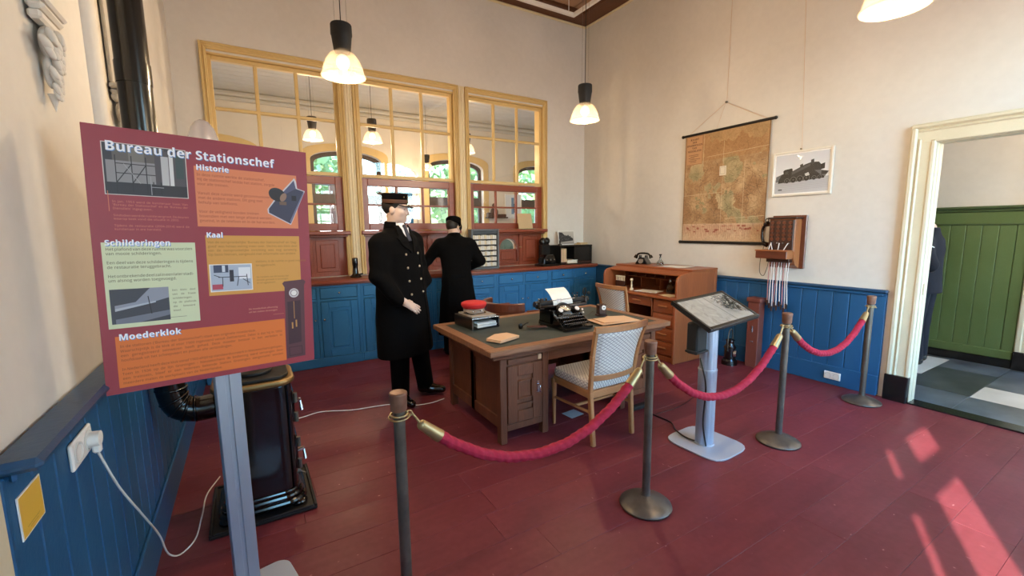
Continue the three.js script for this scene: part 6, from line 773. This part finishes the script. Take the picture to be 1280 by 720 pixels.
// long coat: elliptical body between hem and neck with soft folds, plus two sleeves
function coatGeo(rows, arms, shoulders, lean, folds, cell = 0.011) {
  const pr = profile(rows), y0 = rows[0][0], y1 = rows[rows.length - 1][0], sl = arms.map((a) => blend([[...a[0], ...a[1], 0.082, 0.066], [...a[1], ...a[2], 0.066, 0.052]], 0.03)), shd = blend(shoulders, 0.06);
  let lo = [-0.62, y0 - 0.03, -0.6], hi = [0.62, y1 + 0.06, 0.7];
  return nets((p) => {
    const [, a, b, oz] = pr(p[1]), z = p[2] - oz - lean(p[1]), th = Math.atan2(z, p[0]), fo = folds * Math.max(0, Math.min(1, (1.15 - p[1]) / 0.5)), k = 1 + fo * (0.5 * Math.sin(th * 7 + 1) + 0.35 * Math.sin(th * 11 + 2 + p[1] * 2)), q = Math.hypot(p[0] / (a * k), z / (b * k));
    let d = (q - 1) * Math.min(a, b) * 0.9; d = smin(d, shd([p[0], p[1], p[2] - lean(p[1])]), 0.07); d = Math.max(d, y0 - p[1], p[1] - y1);
    for (const s of sl) d = smin(d, s(p) + 0.0022 * Math.sin(p[1] * 38 + p[0] * 25), 0.06); return d;
  }, lo, hi, cell);
}
function capMesh(parent, pos, rot, crown, badge) {
  const c = new THREE.Group(); c.name = 'cap'; c.position.set(...pos); c.rotation.set(...rot); parent.add(c);
  part('crown', lathe([[0.001, 0], [0.093, 0], [0.096, 0.01], [0.097, 0.04], [0.1, 0.075], [0.098, 0.086], [0.088, 0.09], [0.001, 0.092]], 40).scale(1, 1, 1.1), M.wool, c); part('band', lathe([[0.095, 0.006], [0.099, 0.008], [0.1, 0.036], [0.096, 0.038]], 40).scale(1, 1, 1.1), crown, c);
  const vp = []; for (let i = 0; i <= 20; i++) { const a = Math.PI * (0.06 + 0.88 * i / 20); vp.push([0.098 * Math.cos(a), 0.1 * Math.sin(a)]); } for (let i = 20; i >= 0; i--) { const a = Math.PI * (0.06 + 0.88 * i / 20); vp.push([0.1 * Math.cos(a), 0.165 * Math.sin(a) - 0.0]); }
  part('visor', ext(vp, 0.006, 0.0015, [0, 0.012, 0.0], [Math.PI / 2 + 0.24, 0, 0]), M.blackMatt, c); if (badge) part('badge', [sph(0.008, [0, 0.06, 0.108]), sph(0.006, [-0.05, 0.06, 0.094]), sph(0.006, [0.05, 0.06, 0.094])], M.brass, c);
  return c;
}
const bodyCore = (arms, lean, hip = 0.95) => [[0, 0.98, lean(0.98), 0.15, 0.13, 0.1], [0, 1.2, lean(1.2), 0.13, 0.2, 0.09], [0, 1.38, lean(1.38), 0.16, 0.14, 0.1], [-0.15, 1.48, lean(1.48), 0.15, 1.48, lean(1.48), 0.055, 0.055], [0, 1.45, lean(1.45), 0, 1.62, lean(1.6), 0.06, 0.056], ...arms.flatMap((a) => [[...a[0], ...a[1], 0.05, 0.04], [...a[1], ...a[2], 0.04, 0.028]])];
const legPrims = (legs) => legs.flatMap(([h, k, f]) => [[...h, ...k, 0.085, 0.06], [...k, ...f, 0.056, 0.038]]);
function figure(o) {
  const t = thing('mannequin', o.label, 'mannequin', o.pos, o.turn);
  const lean = o.lean ?? (() => 0), hb = o.head; // head centre and rotation
  const body = nets(blend([...bodyCore(o.arms, lean), ...legPrims(o.legs)], 0.05), [-0.6, 0.0, -0.5], [0.6, 1.66, 0.65], 0.014);
  const hg = o.noHead ? [] : [tf(headGeo(), hb.pos, hb.rot)];
  const hands = o.hands.map((h) => handGeo(...h));
  part('body', [body, ...hg, ...hands], M.skin, t);
  // trousers and shoes
  part('trousers', nets(blend(o.legs.flatMap(([h, k, f]) => [[...h, ...k, 0.105, 0.088], [...k, ...add3(f, [0, 0.0, 0]), 0.086, 0.075]]), 0.03), [-0.45, 0.055, -0.35], [0.45, 1.0, 0.35], 0.013), o.cloth, t, 'y');
  for (const [, , f, az] of o.legs) { const s = part('shoe', nets((p) => Math.max(blend([[0, 0.045, -0.03, 0, 0.05, 0.03, 0.045, 0.046], [0, 0.038, 0.06, 0, 0.032, 0.16, 0.044, 0.034], [0, 0.08, -0.02, 0, 0.1, -0.02, 0.045, 0.045]], 0.04)(p), -p[1]), [-0.08, -0.01, -0.1], [0.08, 0.16, 0.22], 0.007), M.gloss, t); s.position.set(f[0], 0, f[2]); s.rotation.y = az; }
  part('coat', coatGeo(o.coat, o.arms, o.shoulders, lean, o.folds ?? 0.03), o.cloth, t, 'y');
  return t;
}
const SH = [[-0.17, 1.475, 0, 0.17, 1.475, 0, 0.062, 0.062], [0, 1.4, 0, 0.19, 0.17, 0.125]];
{ // the tall station master in the double-breasted coat
  const arms = [[[-0.215, 1.45, 0], [-0.29, 1.19, 0.03], [-0.23, 0.985, 0.17]], [[0.215, 1.45, 0], [0.31, 1.22, -0.04], [0.25, 1.08, 0.08]]];
  const t = figure({ label: 'tall mannequin in long black double-breasted coat and peaked cap with one pale hand in front', pos: [1.265, 0.003, -4.05], turn: 0.56, cloth: M.wool, arms, shoulders: SH, folds: 0.02,
    legs: [[[-0.1, 0.92, 0], [-0.11, 0.5, 0.02], [-0.11, 0.09, -0.01], -0.25], [[0.1, 0.92, 0], [0.13, 0.5, 0.03], [0.17, 0.09, 0.04], 0.35]],
    head: { pos: [0.0, 1.735, 0.02], rot: [0.1, 0.4, 0] }, hands: [[[-0.2, 0.96, 0.21], [-0.29, 1.19, 0.03], [0.75, -0.55, 0.25], [-0.25, -0.2, -1], 1, 0.1], [[0.21, 1.05, 0.09], [0.31, 1.22, -0.04], [-0.3, -0.9, -0.2], [-0.6, 0, -0.8], 1, 0.4]],
    coat: [[0.46, 0.285, 0.205, 0], [0.75, 0.275, 0.195, 0], [1.0, 0.255, 0.178, 0.005], [1.15, 0.245, 0.165, 0.005], [1.33, 0.235, 0.155, 0.005], [1.46, 0.205, 0.12, 0], [1.54, 0.11, 0.085, -0.008], [1.575, 0.078, 0.07, -0.018], [1.58, 0.077, 0.07, -0.018]] });
  t.scale.set(1.1, 1.06, 1.08); t.rotation.order = 'ZYX'; t.rotation.z = 0.042;
  const Zf = (y, x) => { const pr = profile([[0.46, 0.285, 0.205, 0], [0.75, 0.275, 0.195, 0], [1.0, 0.255, 0.178, 0.005], [1.15, 0.245, 0.165, 0.005], [1.33, 0.235, 0.155, 0.005], [1.46, 0.205, 0.125, 0]])(y); return pr[3] + pr[2] * Math.sqrt(Math.max(0.05, 1 - (x / pr[1]) ** 2)); };
  for (let r = 0; r < 4; r++) for (const x of [-0.075, 0.075]) { const y = 1.35 - r * 0.115; part('button', sph(0.011, [x, y, Zf(y, x) + 0.004], [1, 1, 0.6], 16), M.silver, t); }
  part('coat_edge', tube([[0.1, 1.33, Zf(1.33, 0.1) + 0.001], [0.1, 1.1, Zf(1.1, 0.1) + 0.001], [0.1, 0.8, Zf(0.8, 0.1) + 0.003], [0.1, 0.5, Zf(0.5, 0.1) + 0.004]], 0.006, 30, 6), M.wool, t, 'y');
  const front = profile([[1.3, 0.238, 0.158, 0.005], [1.46, 0.205, 0.135, 0.0], [1.55, 0.14, 0.098, -0.003], [1.61, 0.1, 0.088, -0.008]]), fz = (x, y) => { const q = front(y); return q[3] + q[2] * Math.sqrt(Math.max(0.08, 1 - (x / q[1]) ** 2)); };
  for (const sd of [-1, 1]) { const inE = profile([[1.36, 0.012], [1.46, 0.028], [1.54, 0.042], [1.6, 0.058]]), outE = profile([[1.36, 0.022], [1.45, 0.1], [1.5, 0.118], [1.515, 0.09], [1.6, 0.086]]), P = [], N = 14, at = (i, j, t) => { const y = 1.36 + 0.24 * i / N, x = inE(y)[1] + (outE(y)[1] - inE(y)[1]) * j / 4; return [sd * x, y, fz(x, y) + (t ? 0.004 : 0.019)]; }, quad = (a, b, c, d) => (sd > 0 ? P.push(...a, ...b, ...c, ...a, ...c, ...d) : P.push(...a, ...c, ...b, ...a, ...d, ...c));
    for (let i = 0; i < N; i++) { for (let j = 0; j < 4; j++) quad(at(i, j), at(i, j + 1), at(i + 1, j + 1), at(i + 1, j)); quad(at(i, 4), at(i, 4, 1), at(i + 1, 4, 1), at(i + 1, 4)); quad(at(i, 0, 1), at(i, 0), at(i + 1, 0), at(i + 1, 0, 1)); } const g = new THREE.BufferGeometry(); g.setAttribute('position', new THREE.Float32BufferAttribute(P, 3)); g.computeVertexNormals(); part('lapel', g, M.lapelCloth, t); }
  part('coat_collar', [tf(new THREE.LatheGeometry([[0.07, -0.04], [0.094, -0.05], [0.084, 0.035], [0.074, 0.04], [0.07, -0.04]].map((p) => new THREE.Vector2(...p)), 36, 0.75, Math.PI * 2 - 1.5).scale(1, 1, 1.05), [0, 1.595, -0.012], [0.1, 0, 0])], M.wool, t); part('shirt_front', ext([[-0.012, 0], [0.012, 0], [0.05, 0.14], [-0.05, 0.14]], 0.012, 0.003, [0, 1.44, 0.128], [-0.33, 0, 0]), M.shirt, t); part('shirt', [nets(blend([[0, 1.5, 0.06, 0, 1.59, 0.045, 0.04, 0.042]], 0.02), [-0.08, 1.42, -0.02], [0.08, 1.65, 0.12], 0.007), lathe([[0.058, 0], [0.064, 0], [0.062, 0.04], [0.057, 0.042]], 36, [0, 1.605, -0.005], [0.15, 0, 0])], M.shirt, t);
  part('tie', [ext([[-0.012, 0.03], [0.012, 0.03], [0.014, 0.01], [0.02, -0.12], [-0.02, -0.12], [-0.014, 0.01]], 0.014, 0.004, [0, 1.572, 0.096], [-0.33, 0, 0]), sph(0.015, [0, 1.59, 0.088])], M.tie, t);
  part('cuff', [tor(0.034, 0.009, [0, 0, 0], null, 24)].map((g) => { g.applyQuaternion(new THREE.Quaternion().setFromUnitVectors(V(0, 0, 1), V(0.3, -0.85, 0.6).normalize())); g.translate(-0.225, 0.982, 0.18); return g; }), M.wool, t);
  const h = new THREE.Group(); h.name = 'hair'; const hairG = nets((p) => Math.max(ellD(p, [0, 0.035, -0.022, 0.081, 0.094, 0.1]), -(ellD(p, [0, -0.03, 0.075, 0.085, 0.11, 0.08])), -0.085 - p[1]), [-0.1, -0.1, -0.14], [0.1, 0.14, 0.1], 0.006); part('hair', tf(hairG, [0, 1.735, 0.02], [0.1, 0.4, 0]), M.hair, t);
  part('eyes', [-1, 1].map((s) => tf(sph(0.0062, [s * 0.031, 0.004, 0.0785], [1.3, 0.9, 0.6], 12), [0, 1.735, 0.02], [0.1, 0.4, 0])), M.eye, t); part('brows', [-1, 1].map((s) => tf(rod([s * 0.016, 0.022, 0.086], [s * 0.046, 0.023, 0.074], 0.0032, 0.0024, 8), [0, 1.735, 0.02], [0.1, 0.4, 0])), M.hair, t); part('lips', [tf(sph(0.012, [0, -0.0655, 0.083], [1.5, 0.5, 0.5], 16), [0, 1.735, 0.02], [0.1, 0.4, 0])], M.lip, t);
  capMesh(t, [0, 1.785, 0.012], [0.1, 0.4, 0], M.capBand, true);
}
{ // the second mannequin, bending over the counter with his back to us
  const k = 0.26, lean = (y) => (y > 0.95 ? (y - 0.95) * k : 0), L = (y) => lean(y);
  const arms = [[[-0.205, 1.455, L(1.455)], [-0.33, 1.24, 0.1], [-0.2, 1.14, 0.26]], [[0.205, 1.455, L(1.455)], [0.35, 1.26, 0.24], [0.41, 1.135, 0.38]]];
  const t = figure({ label: 'mannequin in long black coat and round cap bending over the counter with its back turned', pos: [2.3, 0, -5.17], turn: Math.PI - 0.25, cloth: M.wool, arms, lean, shoulders: SH, folds: 0.035,
    legs: [[[-0.1, 0.92, 0], [-0.11, 0.5, 0.03], [-0.12, 0.09, 0.0], -0.1], [[0.1, 0.92, 0], [0.11, 0.5, 0.03], [0.12, 0.09, 0.04], 0.2]],
    head: { pos: [0.0, 1.67, L(1.67) + 0.045], rot: [0.42, -0.55, 0.05] }, hands: [[[-0.19, 1.13, 0.28], [-0.33, 1.24, 0.1], [0.7, -0.35, 0.6], [0, -1, -0.2], -1, 0.25], [[0.415, 1.115, 0.41], [0.35, 1.26, 0.24], [0.2, -0.2, 0.9], [0, -1, 0], 1, 0.2]],
    coat: [[0.3, 0.26, 0.2, 0], [0.7, 0.235, 0.175, 0], [0.98, 0.205, 0.15, 0], [1.12, 0.19, 0.138, 0], [1.3, 0.2, 0.142, 0], [1.44, 0.19, 0.12, 0], [1.53, 0.11, 0.09, 0], [1.58, 0.078, 0.08, -0.005], [1.6, 0.075, 0.078, -0.005]] });
  part('collar', [tf(lathe([[0.068, -0.03], [0.088, -0.025], [0.08, 0.03], [0.068, 0.032]], 36), [0, 1.57, L(1.57) - 0.004], [0.25, 0, 0])], M.wool, t);
  part('back_belt', tf(bb(-0.1, 0.1, -0.022, 0.022, -0.006, 0.006, 0.003), [0, 1.07, -0.118]), M.wool, t, 'y');
  const hr = { pos: [0.0, 1.67, L(1.67) + 0.045], rot: [0.42, -0.55, 0.05] }; const hairG = nets((p) => Math.max(ellD(p, [0, 0.035, -0.022, 0.081, 0.094, 0.1]), -(ellD(p, [0, -0.03, 0.075, 0.085, 0.11, 0.08])), -0.085 - p[1]), [-0.1, -0.1, -0.14], [0.1, 0.14, 0.1], 0.006); part('hair', tf(hairG, hr.pos, hr.rot), M.hair, t);
  capMesh(t, [hr.pos[0] - 0.01, hr.pos[1] + 0.045, hr.pos[2] + 0.01], hr.rot, M.wool, false);
}
{ // the third, in the corridor, half hidden by the door frame
  const arms = [[[-0.205, 1.45, 0], [-0.25, 1.18, 0.0], [-0.2, 0.97, 0.1]], [[0.205, 1.45, 0], [0.29, 1.2, -0.12], [0.24, 1.03, 0.1]]];
  const t = figure({ label: 'mannequin in dark navy coat standing in the corridor, half hidden by the door frame', pos: [6.85, 0, -1.855], turn: Math.PI, cloth: M.navyWool, arms, shoulders: SH, folds: 0.02,
    legs: [[[-0.1, 0.92, 0], [-0.11, 0.5, 0.02], [-0.11, 0.09, 0], -0.1], [[0.1, 0.92, 0], [0.12, 0.5, 0.02], [0.13, 0.09, -0.03], 0.1]], head: { pos: [0, 1.71, 0.075], rot: [0.3, 0, 0] },
    hands: [[[0.235, 1.01, 0.12], [0.29, 1.2, -0.12], [-0.2, -0.6, 0.7], [-1, 0, 0.1], 1, 0.3], [[-0.2, 0.955, 0.11], [-0.25, 1.18, 0.0], [0, -1, 0.1], [1, 0, 0], 1, 0.3]],
    coat: [[0.86, 0.215, 0.16, 0], [1.0, 0.205, 0.152, 0], [1.15, 0.198, 0.142, 0], [1.33, 0.205, 0.138, 0], [1.45, 0.19, 0.115, 0], [1.54, 0.1, 0.085, 0], [1.6, 0.075, 0.078, -0.01], [1.62, 0.072, 0.076, -0.01]] });
  part('sleeve_stripe', [tf(tor(0.088, 0.006, [0, 0, 0], [Math.PI / 2, 0, 0], 30), [0.225, 1.4, -0.02], [0, 0, 0.25])], M.shirt, t, 'x', 'thin pale stripe round the sleeve');
  const hairG = nets((p) => Math.max(ellD(p, [0, 0.035, -0.022, 0.081, 0.094, 0.1]), -(ellD(p, [0, -0.03, 0.075, 0.085, 0.11, 0.08])), -0.085 - p[1]), [-0.1, -0.1, -0.14], [0.1, 0.14, 0.1], 0.007); part('hair', tf(hairG, [0, 1.71, 0.075], [0.3, 0, 0]), M.hair, t);
}
renderer.render(scene, camera);
